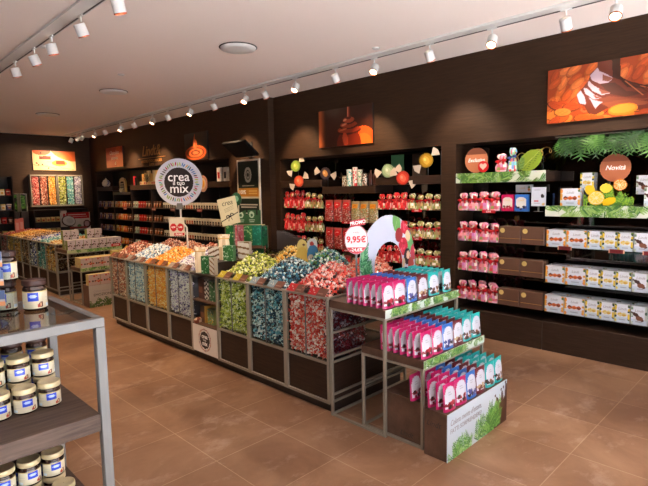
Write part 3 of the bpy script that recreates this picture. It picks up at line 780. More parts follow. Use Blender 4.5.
# ---- price sign on a stand
t = thing('price_sign', 'oval white and red 9,95 euro promotion sign on a metal stand', 'price sign', (2.79, 2.452, .8695), -PI/4)
t.scale = (.92, 1, .97)
f = MB(); f.box(-.008, .008, -.003, .003, .003, .40); f.build('pole', M['silver'], t)
f = MB(); f.box(-.05, .05, -.028, .028, 0, .003); f.build('base', M['silver'], t)
P = [(.093*math.cos(2*PI*i/40), .43+.112*math.sin(2*PI*i/40)) for i in range(40)]
cv = Cv(40, 46, .186, .224, (246, 242, 244)); cv.rect(0, .186, 0, .052, (214, 40, 54)); mk = np.hypot((cv.X-.093)/.093, (cv.Z-.112)/.112) < 1
k = np.hypot((cv.X-.093)/.093, (cv.Z-.112)/.112); cv.a[(k > .95)] = (226, 120, 130)
f = MB((240, 236, 238)); f.panel(cv.a, -.093, .093, .318, .542, -.0062, mask=mk); f.prism(P, -.006, -.002); pl = f.build('oval_plate', M['gloss'], t)
f = MB((206, 34, 48)); f.prism([(-.045, .525), (.075, .545), (.070, .595), (-.045, .575)], -.0075, -.0068); tb = f.build('tab', M['gloss'], t)
text(tb, 'PROMO', .036, .014, .56, -.009, 'wink', .0006, rot=-.16)
text(pl, '9,95€', .066, .0, .43, -.0075, 'redink', .002); text(pl, 'A SOLI', .016, 0, .485, -.0075, 'redink'); text(pl, '-24,6%', .036, 0, .352, -.0075, 'wink', .0005)
# ================================================================ recessed shelving along the right wall
def bay(x0, ytop, w, depth, label, shelves, head, grp, soffit=2.138, base=.297, mat='mirror', shelf='shelfglass', strip=None, sth=.008, sdep=None):
    """shelving unit seen from -X; local x runs towards the viewer's right"""
    t = thing('wall_shelving_unit', label, 'shelving unit', (x0, ytop, 0), -PI/2, grp)
    f = MB(); f.box(.002, w-.002, depth-.012, depth, base+.001, soffit-.002); f.build('back_panel', M[mat], t)
    for x in (.002, w-.014):
        f = MB(); f.box(x, x+.012, .012, depth-.014, base+.001, head[0]-.001); f.build('side_panel', M['dark'], t) if shelf != 'shelfglass' or x > .1 and False else None
    f = MB(); f.box(.002, w-.002, .0, depth, 0, base, b=.003); f.build('base_panel', M['wood'], t)
    for z in shelves:
        f = MB(); f.box(.004, w-.004, .004, sdep or depth-.015, z-sth, z, b=.001); f.build('shelf', M[shelf], t)
        if shelf == 'shelfglass':
            for x in (.012, w-.012):
                f = MB(); f.prism([(x-.004, z-sth-.001), (x-.004, z-sth-.03), (x+.004, z-sth-.03), (x+.004, z-sth-.001)], depth-.05, depth-.0125); f.build('bracket', M['black'], t)
    f = MB(); f.box(.001, w-.001, .0, depth-.014, head[0], head[1], b=.002); f.build('display_shelf', M['wood'], t)
    if strip is not None:
        f = MB((222, 232, 214)); f.panel(strip.a, .002, w-.002, head[0]-.004, head[1]+.004, -.006); f.box(.002, w-.002, -.0057, -.0015, head[0]-.004, head[1]+.004); f.build('leaf_strip', M['gloss'], t)
    return t
G1 = 'shelving units of the middle bay'
BD = .40
bay(XW+.002, 5.997, .905, BD, 'dark shelving unit with red bags beside the dark pillar corner', [1.40, 1.06, .73, .40], (1.708, 1.812), G1)
bay(XW+.002, 5.09, .967, BD, 'dark shelving unit with large bags and patterned tins on its top shelf', [1.222, .835, .45], (1.608, 1.708), G1)
bay(XW+.002, 4.121, .967, BD, 'dark shelving unit with red bow bags beside the narrow wooden pillar', [1.40, 1.06, .73, .40], (1.712, 1.812), G1)
G2 = 'shelving units of the right bay'
bay(XW+.002, 2.957, .99, BD, 'dark shelving unit with leaf strip, pink bags and brown boxes', [1.404, 1.066, .73, .402], (1.712, 1.812), G2, strip=leaf_strip(.98, .105, 220, 24, (226, 232, 214), 18, GREENS+[(90, 120, 50)]))
bay(XW+.002, 1.965, .99, BD, 'dark shelving unit at the right edge holding white fruit printed boxes', [1.06, .70, .402], (1.366, 1.462), G2, strip=leaf_strip(.98, .105, 220, 24, (232, 238, 226), 16))
def wpos(y, dx=0.): return (XW+dx, y)

# ---- gift bags of clear film tied with a bow
def gift_bag(body, bow, h=.20, w=.11, d=.07, seed=1, speck=None, spk=.45):
    R.seed(seed)
    t = thing('gift_bag', 'x', 'gift bag')
    sp = speck or [(250, 230, 235)]
    cf = lambda i, k: (R.choice([(236, 220, 190), (200, 60, 60), (140, 160, 80), (250, 240, 236)]) if i < 2 and R.random() < .3 else R.choice(sp) if R.random() < spk else tuple(min(255, max(0, int(c*R.uniform(.85, 1.12)))) for c in body))
    f = MB(body)
    f.rings([(0, w*.46, d*.46, .6), (h*.10, w*.5, d*.5, .6), (h*.26, w*.5, d*.48, .7), (h*.42, w*.47, d*.44, .8), (h*.56, w*.34, d*.30, 1), (h*.63, w*.14, d*.16, 1)], 16, cf, jit=.05)
    o = f.build('bag_body', M['foil'], t)
    f = MB(body); f.rings([(h*.635, w*.13, d*.15, 1), (h*.72, w*.30, d*.26, .9), (h*.84, w*.40, d*.28, .9), (h*.94, w*.36, d*.2, .9), (h*1.0, w*.28, d*.09, 1)], 16, cf, jit=.2)
    f.build('film_top', M['foil'], t)
    f = MB(bow)
    for s in (-1, 1):
        f.ball((s*w*.27, -d*.34, h*(.62+.03*s)), w*.24, 1.0, .45, .62, 8, 0, bow); f.ball((s*w*.20, -d*.40, h*.50), w*.13, .7, .4, 1.3, 6, 0, bow)
    f.ball((0, -d*.36, h*.625), w*.08, 1, 1, 1, 8, 0, tuple(int(c*.9) for c in bow))
    f.build('ribbon_bow', M['gloss'], t, smooth=True)
    return t
PINK = [Proto(gift_bag((226, 140, 165), (206, 24, 34), .205, .130, .08, s, [(246, 200, 214), (205, 96, 110), (240, 226, 210)], .4)) for s in (1, 2, 3)]
REDB = [Proto(gift_bag((206, 28, 36), (224, 40, 40), .25, .122, .085, s, [(236, 80, 80), (150, 14, 22), (246, 190, 180)], .4)) for s in (4, 5)]
GOLDB = [Proto(gift_bag((176, 148, 96), (200, 30, 34), .22, .122, .085, s, [(232, 216, 176), (110, 96, 60), (150, 170, 100), (236, 236, 226)], .6)) for s in (6, 7, 8)]
R.seed(99)
ROWN = ['top row', 'second row', 'third row', 'lowest row']
for r_, z in enumerate([1.404, 1.066, .73, .402]):
    for k, y in enumerate([2.888, 2.768, 2.642, 2.515]):
        PINK[(r_+k) % 3].put((XW+.055+R.uniform(0, .01), y, z+.001), -PI/2+R.uniform(-.15, .15), 'pink gift bag with red bow, %s of right bay, %s from left' % (ROWN[r_], ORD[k]), 'gift bag', 'pink gift bags in the right bay', (1, 1, R.uniform(.9, 1.08)))
    for k, y in enumerate([2.83, 2.70, 2.58]):
        PINK[(r_+k+1) % 3].put((XW+.16, y, z+.001), -PI/2+R.uniform(-.15, .15), 'pink gift bag in the back rank, %s of right bay, %s from left' % (ROWN[r_], ORD[k]), 'gift bag', 'pink gift bags in the back rank')
for r_, z in enumerate([1.40, 1.06, .73, .40]):
    for k in range(4):
        REDB[(r_+k) % 2].put((XW+.06, 5.915-.118*k, z+.001), -PI/2+R.uniform(-.2, .2), 'red film gift bag near the pillar corner, %s, %s from the left' % (ROWN[r_], ORD[k]), 'gift bag', 'red gift bags near the pillar corner', (1, 1, R.uniform(.92, 1.06)))
    for k in range(3):
        GOLDB[(r_+k) % 3].put((XW+.06, 5.44-.125*k, z+.001), -PI/2+R.uniform(-.2, .2), 'gold green gift bag near the pillar corner, %s, %s after the red' % (ROWN[r_], ORD[k]), 'gift bag', 'gold gift bags near the pillar corner', (1, 1, R.uniform(.88, 1.1)))
    for k in range(4):
        REDB[(r_+k) % 2].put((XW+.06, 4.055-.116*k, z+.001), -PI/2+R.uniform(-.2, .2), 'red gift bag beside the narrow pillar, %s, %s from left' % (ROWN[r_], ORD[k]), 'gift bag', 'red gift bags beside the narrow pillar', (1, 1, R.uniform(.75, .86)))
    for k in range(4):
        GOLDB[(r_+k) % 3].put((XW+.06, 3.585-.118*k, z+.001), -PI/2+R.uniform(-.2, .2), 'gold film bag with red bow beside the narrow pillar, %s, %s after the reds' % (ROWN[r_], ORD[k]), 'gift bag', 'gold gift bags beside the narrow pillar', (1, 1, R.uniform(.8, .92)))
# ---- flat large bags with headers
def header_bag(body, head, speck, w=.155, h=.30, d=.07, heart=True, seed=1):
    R.seed(seed); b = MB(body); nx, nz = 18, 30
    cv = Cv(nx, nz, w, h, body)
    for j in range(nz):
        for i in range(nx):
            if R.random() < .6: cv.a[j, i] = R.choice(speck)
    cv.rect(0, w, h*.66, h, tuple(int(c*.8+30) for c in body))
    if heart: cv.ell(w*.36, h*.79, w*.25, h*.10, head); cv.ell(w*.64, h*.79, w*.25, h*.10, head); cv.ell(w*.5, h*.73, w*.30, h*.09, head); cv.ell(w*.5, h*.66, w*.16, h*.07, head)
    else: cv.rect(w*.15, w*.85, h*.68, h*.86, head)
    cv.line(w*.32, h*.76, w*.68, h*.80, .008, (246, 230, 220) if heart else (180, 90, 20))
    dep = lambda x, z: -d*.5*max(0, 1-(abs(z/h-.33)/.70)**2)*math.sqrt(max(0, 1-(abs(x)/(w/2))**3))-.001
    b.panel(cv.a, -w/2, w/2, 0, h, 0, curve=dep)
    bk = cv.a[:, ::-1].copy(); n0 = len(b.v)
    for j in range(11):
        for i in range(7):
            x = w/2-w*i/6; z = h*j/10; b.v.append((x, -dep(x, z), z))
    for j in range(10):
        for i in range(6): a = n0+j*7+i; b.face((a, a+1, a+8, a+7), 0, bk[j*3, i*3])
    return b.mesh('candy_bag', M['gloss'], True)
HB = [header_bag((180, 60, 56), (214, 18, 28), [(206, 60, 56), (150, 30, 34), (236, 200, 190), (120, 60, 50)], seed=s) for s in (1, 2)]
HO = [header_bag((170, 150, 110), (236, 150, 30), [(226, 206, 160), (120, 150, 96), (200, 120, 60), (240, 236, 220)], .15, .28, heart=False, seed=s) for s in (3, 4)]
def simple(mesh, name, loc, rz, label, cat, grp=None, scale=None):
    o = bpy.data.objects.new(name, mesh); C.objects.link(o); o.location = loc; o.rotation_euler = (0, 0, rz)
    if scale: o.scale = scale
    return tag(o, label, cat, grp)
R.seed(123)
for r_, z in enumerate([1.222, .835, .45]):
    for k in range(3):
        simple(R.choice(HB), 'candy_bag', (XW+.05, 5.0-.165*k, z+.001), -PI/2+R.uniform(-.08, .08), 'large clear bag with red heart header, %s of the middle unit, %s from left' % (ROWN[r_], ORD[k]), 'bag of sweets', 'large red headed bags')
    for k in range(3):
        simple(R.choice(HO), 'candy_bag', (XW+.05, 4.50-.155*k, z+.001), -PI/2+R.uniform(-.08, .08), 'clear bag with orange header, middle unit, %s, %s after the reds' % (ROWN[r_], ORD[k]), 'bag of sweets', 'large orange headed bags')
for u, (ya, name) in enumerate([(5.70, 'near the pillar corner'), (4.78, 'in the middle unit'), (3.62, 'beside the narrow pillar'), (2.70, 'below the pink bags')]):
    f = MB((206, 30, 40)); f.box(-.075, .075, 0, .0015, -.022, .008); 
    for k in range(3):
        z = [1.40, 1.222, 1.40, 1.404][u] if k == 0 else [1.06, .835, 1.06, 1.404][u] if k == 1 else [.73, .45, .73, 1.404][u]
        if u == 3 and k: continue
        o = f.build('shelf_price_tag', M['gloss'], loc=(XW-.003, ya-.14, z), rz=-PI/2); tag(o, 'red price strip on the shelf edge %s, %s shelf down' % (name, ORD[k]), 'price tag', 'red shelf price strips')
        text(o, '6,95€', .024, 0, -.007, -.0006, 'wink', .0004)

# ---- printed boxes
def fruit_box(kind, w, h=.168, d=.10):
    t = thing('chocolate_box', 'x', 'box of chocolates')
    base = (236, 240, 252); nx, nz = int(w*180), 30; cv = Cv(nx, nz, w, h, base)
    cv.rect(0, w, 0, h*.3, (206, 222, 240))
    if kind == 'orange':
        ed = [(236, 130, 40), (240, 170, 60), (90, 120, 60), (244, 150, 60)]; mid = [(120, 60, 40), (236, 120, 50), (190, 90, 40)]
    elif kind == 'yellow':
        ed = [(240, 206, 60), (250, 224, 90), (40, 60, 50), (90, 120, 50)]; mid = [(240, 200, 80), (236, 220, 150), (220, 170, 60)]
    else:
        ed = [(60, 100, 80), (120, 150, 120), (200, 210, 200), (90, 70, 60)]; mid = [(90, 50, 40), (130, 80, 60), (70, 40, 34)]
    for s in (.05, .95):
        for q in range(10): cv.ell(w*s, h*R.uniform(0, 1), .012, .012, R.choice(ed))
    if kind == 'green':
        cv.line(w*.2, h*.6, w*.7, h*.28, .026, mid[0]); cv.ell(w*.55, h*.35, .03, .02, mid[1]); cv.ell(w*.3, h*.55, .02, .016, mid[2])
    else:
        for i, q in enumerate((.27, .5, .73) if w > .14 else (.38, .62)): cv.ell(w*q, h*.45, .022, .018, mid[i % 3]); cv.ell(w*q, h*.41, .015, .010, mid[(i+1) % 3])
    f = MB(base)
    f.panel(cv.a, -w/2, w/2, 0, h, 0)
    f.box(-w/2, w/2, .0002, d, 0, h)
    # printed side panels carry the same edge motif
    sv = Cv(10, 30, d, h, base)
    for q in range(9): sv.ell(R.uniform(0, d), h*R.uniform(0, 1), .010, .010, R.choice(ed))
    ny, nx2 = sv.a.shape[:2]
    for sx_ in (-1, 1):
        b0 = len(f.v)
        for j in range(ny+1):
            for i in range(nx2+1): f.v.append((sx_*(w/2+.0003), .0002+d*i/nx2, h*j/ny))
        for j in range(ny):
            for i in range(nx2): a = b0+j*(nx2+1)+i; f.face((a, a+1, a+nx2+2, a+nx2+1), 0, sv.a[j, i])
    f.build('carton', M['gloss'], t)
    text(t, 'Lindt', h*.20, 0, h*.76, -.001, 'greyink', .0003, .25)
    f = MB((214, 220, 232)); f.box(-w*.2, w*.2, -.0012, -.0004, h*.14, h*.20, col=(170, 176, 190)); f.build('weight_print', M['print'], t)
    return t
R.seed(5)
FB = {'orange': Proto(fruit_box('orange', .182)), 'yellow': Proto(fruit_box('yellow', .122)), 'green': Proto(fruit_box('green', .125))}
BG = 'white fruit printed boxes in the right bay'
DESC = {'orange': 'white box with orange fruit print', 'yellow': 'white box with lemon print', 'green': 'white box with green chocolate print'}
rowd = [('orange', 1.862), ('orange', 1.672), ('yellow', 1.512), ('yellow', 1.385), ('yellow', 1.258), ('green', 1.125), ('green', .995)]
RN3 = ['upper row', 'middle row', 'bottom row']
for r_, z in enumerate([1.06, .70, .402]):
    for k, (kd, y) in enumerate(rowd):
        FB[kd].put((XW+.022, y, z+.001), -PI/2+R.uniform(-.03, .03), '%s, %s of boxes, %s from the left' % (DESC[kd], RN3[r_].replace(' just above the base panel', ''), ORD[k]), 'box of chocolates', BG)
    for k, (kd, y) in enumerate(rowd):
        FB[kd].put((XW+.16, y, z+.001), -PI/2+R.uniform(-.03, .03), '%s standing behind, %s of boxes, %s from left' % (DESC[kd], RN3[r_].replace(' just above the base panel', ''), ORD[k]), 'box of chocolates', 'fruit printed boxes behind the front ones')
for r_ in (0, 1):
    for k, y in enumerate((1.77, 1.32, 1.05)):
        f = MB((122, 44, 46)); f.box(-.055, .055, 0, .0015, -.016, .020); 
        f.box(-.065, -.055, 0, .0015, -.016, .020, col=(230, 180, 150)); f.box(.055, .065, 0, .0015, -.016, .020, col=(230, 180, 150))
        o = f.build('shelf_price_tag', M['gloss'], loc=(XW+.001, y, [1.05, .70][r_]+.004), rz=-PI/2) if r_ == 0 else None
        if o: tag(o, 'dark red price tag hung on the shelf of white boxes, %s from the left' % ORD[k], 'price tag', 'dark red price tags')
SBZ = 1.4635
FB['orange'].put((XW+.03, 1.745, SBZ), -PI/2, 'white box with orange fruit print on the leaf strip shelf', 'box of chocolates', BG)
def stand(y, z, h, label):
    f = MB((60, 58, 56)); f.box(-.045, .045, -.045, .045, 0, h); tag(f.build('display_riser', M['acryl'], loc=(XW+.17, y, z), rz=-PI/2), label, 'riser')
stand(1.63, SBZ, .145, 'clear riser under the raised lemon print box'); stand(1.155, SBZ, .105, 'clear riser under the raised green print box')
FB['yellow'].put((XW+.13, 1.63, SBZ+.1465), -PI/2, 'white box with lemon print raised above the leaf strip shelf', 'box of chocolates', BG)
FB['green'].put((XW+.13, 1.155, SBZ+.1065), -PI/2, 'white box with green print raised at right above leaf strip', 'box of chocolates', BG)
FB['green'].put((XW+.02, 1.065, SBZ), -PI/2, 'white box with green print standing lower right on leaf strip shelf', 'box of chocolates', BG)

# ---- brown boxes with a round yellow sticker
t = thing('brown_gift_box', 'x', 'box')
f = MB(); f.box(-.118, .118, .0, .13, 0, .178, b=.004); f.build('carton', M['brownbox'], t)
f = MB((240, 210, 130)); f.lathe([(.026, 0), (.026, .0012)], 24); o = f.build('sticker', M['gloss'], t); o.rotation_euler = (PI/2, 0, 0); o.location = (-.075, -.0002, .135)
f = MB(); f.box(-.110, .110, -.0008, -.0001, .052, .055); f.build('gold_line', M['gold'], t)
BB = Proto(t)
for r_, z in enumerate([1.066, .73, .402]):
    for k, y in enumerate([2.332, 2.090]):
        BB.put((XW+.012, y, z+.001), -PI/2, 'plain brown box with round yellow sticker, %s of its kind, %s one' % (['upper row', 'middle row', 'lower row'][r_], ['left', 'right'][k]), 'box', 'brown boxes with yellow stickers')

# ---- top shelf pieces of the right bay
def disc_sign(name, label, cat, loc, rx, rz_, col, col2, txt, ts, stick, rot=-PI/2):
    t = thing(name, label, cat, loc, rot)
    n = 36; P = [(rx*math.cos(2*PI*i/n), stick+rz_+rz_*math.sin(2*PI*i/n)) for i in range(n)]
    cv = Cv(30, 30, 2*rx, 2*rz_, col); cv.rect(0, 2*rx, 1.45*rz_, 2*rz_, col2); mk = np.hypot((cv.X-rx)/rx, (cv.Z-rz_)/rz_) < 1.0
    f = MB(col); f.prism(P, 0, .005); f.panel(cv.a, -rx, rx, stick, stick+2*rz_, -.0004, mask=mk); pl = f.build('printed_disc', M['gloss'], t)
    f = MB(); f.box(-.01, .01, .0055, .009, .002, stick+.05); f.box(-.05, .05, -.03, .04, 0, .002); f.build('stand', M['acryl'], t)
    text(pl, txt, ts, 0, stick+rz_, -.0012, 'wink', .0006, .3)
    return t, pl
t, pl = disc_sign('round_sign', 'round copper and brown sign with a red heart on the leaf strip shelf', 'sign', (XW+.05, 2.74, 1.8165), .135, .135, (206, 128, 90), (126, 74, 56), 'Exclusiva', .055, .002)
f = MB((220, 30, 36)); P = [(.085+.062*math.cos(2*PI*i/24), .065+.062*math.sin(2*PI*i/24)) for i in range(24)]; f.prism(P, -.006, -.002)
hp = []
for i in range(30):
    a = 2*PI*i/30; hp.append((.085+.0026*16*math.sin(a)**3, .068+.0026*(13*math.cos(a)-5*math.cos(2*a)-2*math.cos(3*a)-math.cos(4*a))))
f.prism(hp[::-1], -.0072, -.0061, col=(250, 214, 196)); f.build('heart_badge', M['gloss'], t)
t, pl = disc_sign('oval_sign', 'oval copper sign reading Novita standing behind the painted lemons', 'sign', (XW+.10, 1.385, SBZ), .128, .125, (196, 118, 84), (160, 90, 66), 'Novità', .06, .225)
PINK[0].put((XW+.07, 2.455, 1.8165), -PI/2, 'pink film bag with red bow on the leaf strip shelf', 'gift bag', 'gift bags on the leaf strip shelf', (1, 1, .9))
BLUB = Proto(gift_bag((120, 190, 200), (70, 90, 150), .24, .10, .075, 11, [(90, 110, 170), (226, 236, 230), (150, 200, 120), (220, 90, 100)], .6))
BLUB.put((XW+.07, 2.335, 1.8165), -PI/2, 'blue and turquoise film bag on the leaf strip shelf', 'gift bag', 'gift bags on the leaf strip shelf')
# printed tropical leaf cut-outs
def leafcard(cvw, cvh, label, loc, seed, name='leaf_cutout', fruits=False):
    R.seed(seed); cv = Cv(int(cvw*150), int(cvh*150), cvw, cvh, (1, 2, 3))
    if fruits:
        for q in range(22): cv.palm(R.uniform(.0, cvw*.9), R.uniform(-.02, .06), R.uniform(.07, .13), R.uniform(.2, 2.7), [(110, 160, 40), (150, 190, 60), (80, 130, 50)], 9, .4, .5)
        def citrus(x, z, rx, rz, c1, c2):
            cv.ell(x, z, rx, rz, c1); cv.ell(x, z, rx*.86, rz*.86, (250, 236, 190)); cv.ell(x, z, rx*.78, rz*.78, c2)
            for q in range(5): a = PI*q/5+.2; cv.line(x-rx*.76*math.cos(a), z-rz*.76*math.sin(a), x+rx*.76*math.cos(a), z+rz*.76*math.sin(a), .004, (250, 236, 190))
        cv.ell(.055, .15, .042, .05, (246, 206, 40), .5); cv.ell(.19, .165, .05, .042, (244, 214, 70)); cv.ell(.22, .045, .06, .034, (250, 206, 10), .4)
        citrus(.11, .075, .07, .065, (250, 200, 50), (250, 216, 90)); citrus(.305, .195, .055, .052, (240, 130, 20), (248, 160, 50))
    else:
        cv.ell(cvw*.5, cvh*.45, cvw*.5, cvh*.40, (150, 176, 50), .7)
        for q in range(9): cv.line(cvw*.2+q*cvw*.07, cvh*.15+q*cvh*.08, cvw*.2+q*cvw*.07+cvw*.22, cvh*.10+q*cvh*.08, .004, (84, 110, 30))
        cv.line(cvw*.1, cvh*.05, cvw*.95, cvh*.95, .006, (200, 214, 110)); cv.palm(.0, 0, cvh*.6, 1.2, [(90, 130, 60), (120, 160, 90)], 9, .4, .5)
    mk = ~np.all(cv.a == (1, 2, 3), axis=2)
    t = thing(name, label, 'sign', loc, -PI/2)
    f = MB((120, 150, 60)); f.panel(cv.a, -cvw/2, cvw/2, 0, cvh, 0, mask=mk); f.panel(cv.a, -cvw/2, cvw/2, 0, cvh, .004, mask=mk); f.build('printed_card', M['print'], t)
    f = MB(); f.box(-cvw*.3, cvw*.3, .005, .05, 0, .003); f.box(-.01, .01, .005, .009, .003, cvh*.4); f.build('foot', M['acryl'], t)
leafcard(.26, .23, 'green leaf shaped card at the right end of the upper leaf strip', (XW+.06, 2.15, 1.8165), 3)
leafcard(.42, .25, 'cut-out card of lemons, orange slices and leaves on the leaf strip shelf', (XW+.045, 1.42, SBZ), 4, 'citrus_cutout', True)
t = thing('gold_script_ornament', 'gold looping wire script standing behind the green leaf card', 'ornament', (XW+.14, 2.30, 1.8165), -PI/2)
pts = []
for i in range(90):
    u = i/89; pts.append((-.06+.40*u+.028*math.sin(u*30), 0, .13+.08*u+.045*math.cos(u*30)*(1-.3*u)))
f = MB(); f.tube(pts, .0042, 6); f.build('script_wire', M['gold'], t, smooth=True)
f = MB(); f.box(-.05, .30, -.02, .02, 0, .003); f.tube([(0, 0, .003), (0, 0, .10)], .003, 6); f.tube([(.25, 0, .003), (.25, 0, .15)], .003, 6); f.build('base', M['acryl'], t)
R.seed(77)
# row behind the strip: two pouches and cards
for nm, col, y in (('magenta', (206, 22, 90), 2.368), ('blue', (60, 120, 210), 2.222)):
    w_, h_ = .132, .172; cv = Cv(20, 26, w_, h_, col); X_ = np.abs(cv.X-w_/2)/(w_*.42)
    cv.a[(X_ < 1) & (cv.Z < h_*(.62+.24*np.sqrt(np.clip(1-X_**2, 0, 1)))) & (cv.Z > h_*.2)] = (244, 236, 226)
    for q in range(12): cv.ell(R.uniform(.01, w_-.01), h_*R.uniform(.12, .30), .012, .010, R.choice(BER[nm] if nm in BER else BER['magenta']))
    t = thing('snack_carton', '%s and white carton on the shelf under the leaf strip' % nm, 'box of chocolates', (XW+.03, y, 1.405), -PI/2, 'berry cartons')
    f = MB(col); f.panel(cv.a, -w_/2, w_/2, 0, h_, 0); f.box(-w_/2, w_/2, .0003, .06, 0, h_); f.build('carton', M['gloss'], t)
    text(t, 'Lindt', .03, 0, h_*.66, -.001, 'gold', 0, .25)
stand(2.25, 1.405, .19, 'clear riser behind the magenta and blue cartons')
t = thing('small_white_box', 'small white box with orange flower raised behind the two berry cartons', 'box of chocolates', (XW+.14, 2.25, 1.5965), -PI/2)
cv = Cv(24, 12, .16, .08, (236, 234, 236)); cv.ell(.14, .03, .014, .016, (236, 140, 50)); cv.ell(.14, .055, .012, .010, (90, 130, 70))
f = MB((236, 234, 236)); f.panel(cv.a, -.08, .08, 0, .08, 0); f.box(-.08, .08, .0003, .06, 0, .08); f.build('carton', M['gloss'], t); text(t, 'Lindt', .028, -.01, .045, -.001, 'gold', 0, .25)
t = thing('price_card_stand', 'white price card on a small stand at the right end under the leaf strip', 'price card', (XW+.03, 2.045, 1.405), -PI/2)
cv = Cv(26, 30, .145, .19, (216, 222, 238)); cv.ell(.11, .10, .018, .02, (50, 40, 44)); cv.ell(.12, .02, .014, .014, (230, 190, 120)); cv.rect(.03, .07, .045, .055, (206, 60, 70))
for z in (.16, .14, .12, .03, .02): cv.line(.03, z, .09, z, .004, (150, 156, 170))
f = MB((216, 222, 238)); f.panel(cv.a, -.0725, .0725, .055, .245, 0); f.box(-.0725, .0725, .0003, .004, .055, .245); f.build('printed_card', M['print'], t)
f = MB(); f.box(-.008, .008, .0045, .008, .003, .10); f.box(-.04, .04, -.02, .03, 0, .003); f.build('stand', M['silver'], t)
# hanging palm foliage
t = thing('palm_garland', 'hanging garland of large green palm leaves at the top of right bay', 'garland', (XW+.06, 1.47, 2.128))
f = MB(); f.tube([(0, -.48, 0), (0, .44, 0)], .006, 6); f.build('stem', M['champ'], t)
LG = [pbr('palm leaf dark', (26, 62, 20), .45), pbr('palm leaf mid', (46, 90, 32), .45), pbr('palm leaf light', (76, 120, 48), .45)]
for i in range(22):
    y = -.44+.84*i/21; a0 = R.uniform(-.9, .9); Lf = R.uniform(.15, .27); f = MB()
    mid = []
    for k in range(9):
        u = k/8; mid.append(Vector((R.uniform(-.002, .002)-.05*math.sin(u*2.2), math.sin(a0)*Lf*u, -math.cos(a0)*Lf*u*.85)))
    side = Vector((0, math.cos(a0), math.sin(a0)*.85))
    for k in range(8):
        wv = Lf*.50*math.sin(PI*min(.97, (k+.7)/8))**.6
        for s in (-1, 1):
            a = mid[k]; b_ = mid[min(8, k+1)]; tip = a + side*s*wv + (b_-a)*1.5 + Vector((-.012, 0, -.012))
            f.add([a, b_, tip*.55+b_*.45+Vector((-.004, 0, 0)), tip], [(0, 1, 2, 3)])
    for k in range(8):
        a, b_ = mid[k], mid[k+1]; f.add([a-side*.004, a+side*.004, b_+side*.003, b_-side*.003], [(0, 1, 2, 3)])
    o = f.build('leaf', LG[i % 3], t); o.location = (R.uniform(-.03, .02), y, -.004)
    md = o.modifiers.new('thick', 'SOLIDIFY'); md.thickness = .0015

# ---- big cardboard sweets in the middle bay
def card_sweet(loc, col, ang, label, hue2, sup):
    t = thing('cardboard_sweet', label, 'decoration', loc, -PI/2+.25, 'cardboard sweets decorating the middle bay'); t.scale = (1.12, 1, 1.12)
    n = 28; f = MB(col); ca, sa = math.cos(ang), math.sin(ang)
    rot = lambda x, z: (x*ca-z*sa, x*sa+z*ca)
    cv = Cv(24, 24, .15, .15, tuple(int(c*.8) for c in col)); k = np.hypot(cv.X-.075, cv.Z-.075); cv.a[k < .062] = col; cv.ell(.075, .075, .034, .044, hue2, .5); cv.ell(.062, .085, .012, .02, tuple(min(255, c+50) for c in hue2), .5)
    f.prism([(.075*math.cos(2*PI*i/n), .075*math.sin(2*PI*i/n)) for i in range(n)], 0, .008, col=tuple(int(c*.8) for c in col)); f.panel(cv.a, -.075, .075, -.075, .075, -.0004, mask=k < .0745); f.build('round_centre', M['gloss'], t)
    for s in (-1, 1):
        f = MB((226, 206, 186)); pl = [rot(s*x, z) for x, z in ((.07, .0), (.145, .055), (.165, .0), (.145, -.055))]
        if s < 0: pl = pl[::-1]
        f.prism(pl[::-1], .001, .007); f.build('wrapper_end', M['print'], t)
    f = MB(); f.tube([(0, .011, -.02), (0, .011, .04), (0, .075, .04), (0, .075, sup/1.12)], .003, 6); f.build('support_rod', M['silver'], t)
HW = (226, 206, 186)
card_sweet((XW-.012, 5.63, 2.025), (150, 176, 70), .75, 'lime green cardboard sweet near the pillar corner, upper of two', (190, 200, 90), -.211)
card_sweet((XW-.03, 5.545, 1.80), (232, 90, 60), .55, 'orange cardboard sweet just below the lime green one', (246, 130, 90), .0135)
card_sweet((XW-.012, 5.01, 1.895), (70, 56, 66), -.25, 'dark cardboard sweet with golden centre left of the patterned tins', (226, 160, 90), -.185)
card_sweet((XW-.012, 3.905, 1.885), (170, 196, 150), .15, 'pale green cardboard sweet beside the green poster', (200, 220, 180), -.0715)
card_sweet((XW-.03, 3.665, 1.79), (232, 70, 52), -.5, 'red cardboard sweet below the pale green one', (246, 120, 90), .0235)
card_sweet((XW-.012, 3.345, 1.985), (206, 150, 40), .7, 'golden cardboard sweet highest beside the narrow pillar', (240, 190, 80), -.1715)
# ---- tins and bottles on the middle header shelf
for k, (y, h_, r_, cols, lab) in enumerate([(4.705, .13, .036, [(206, 190, 150), (120, 90, 60)], 'short beige patterned tin'), (4.615, .21, .040, [(70, 170, 170), (220, 236, 230)], 'tall turquoise patterned tin'),
        (4.515, .235, .034, [(206, 60, 70), (226, 216, 206)], 'tallest red patterned tin'), (4.43, .20, .034, [(120, 170, 140), (236, 236, 226)], 'green and white patterned tin'), (4.345, .15, .036, [(190, 150, 130), (90, 80, 70)], 'brown checked tin')]):
    f = MB(); nn = 16; b0 = 0
    for j in range(13):
        for i in range(nn): a = 2*PI*i/nn; f.v.append((r_*math.cos(a), r_*math.sin(a), h_*j/12))
    for j in range(12):
        for i in range(nn): f.face((j*nn+i, j*nn+(i+1) % nn, (j+1)*nn+(i+1) % nn, (j+1)*nn+i), 0, R.choice(cols+[(240, 236, 230)]))
    f.face(range(nn), 0, cols[0]); f.face(range(12*nn, 13*nn), 0, cols[0])
    f.lathe([(r_*1.04, h_+.0005), (r_*1.04, h_+.012), (r_*.9, h_+.014)], 16, col=cols[1])
    tag(f.build('patterned_tin', M['gloss'], loc=(XW+.06, y, 1.7095)), lab+' on the top shelf of the middle unit', 'tin', 'patterned tins')
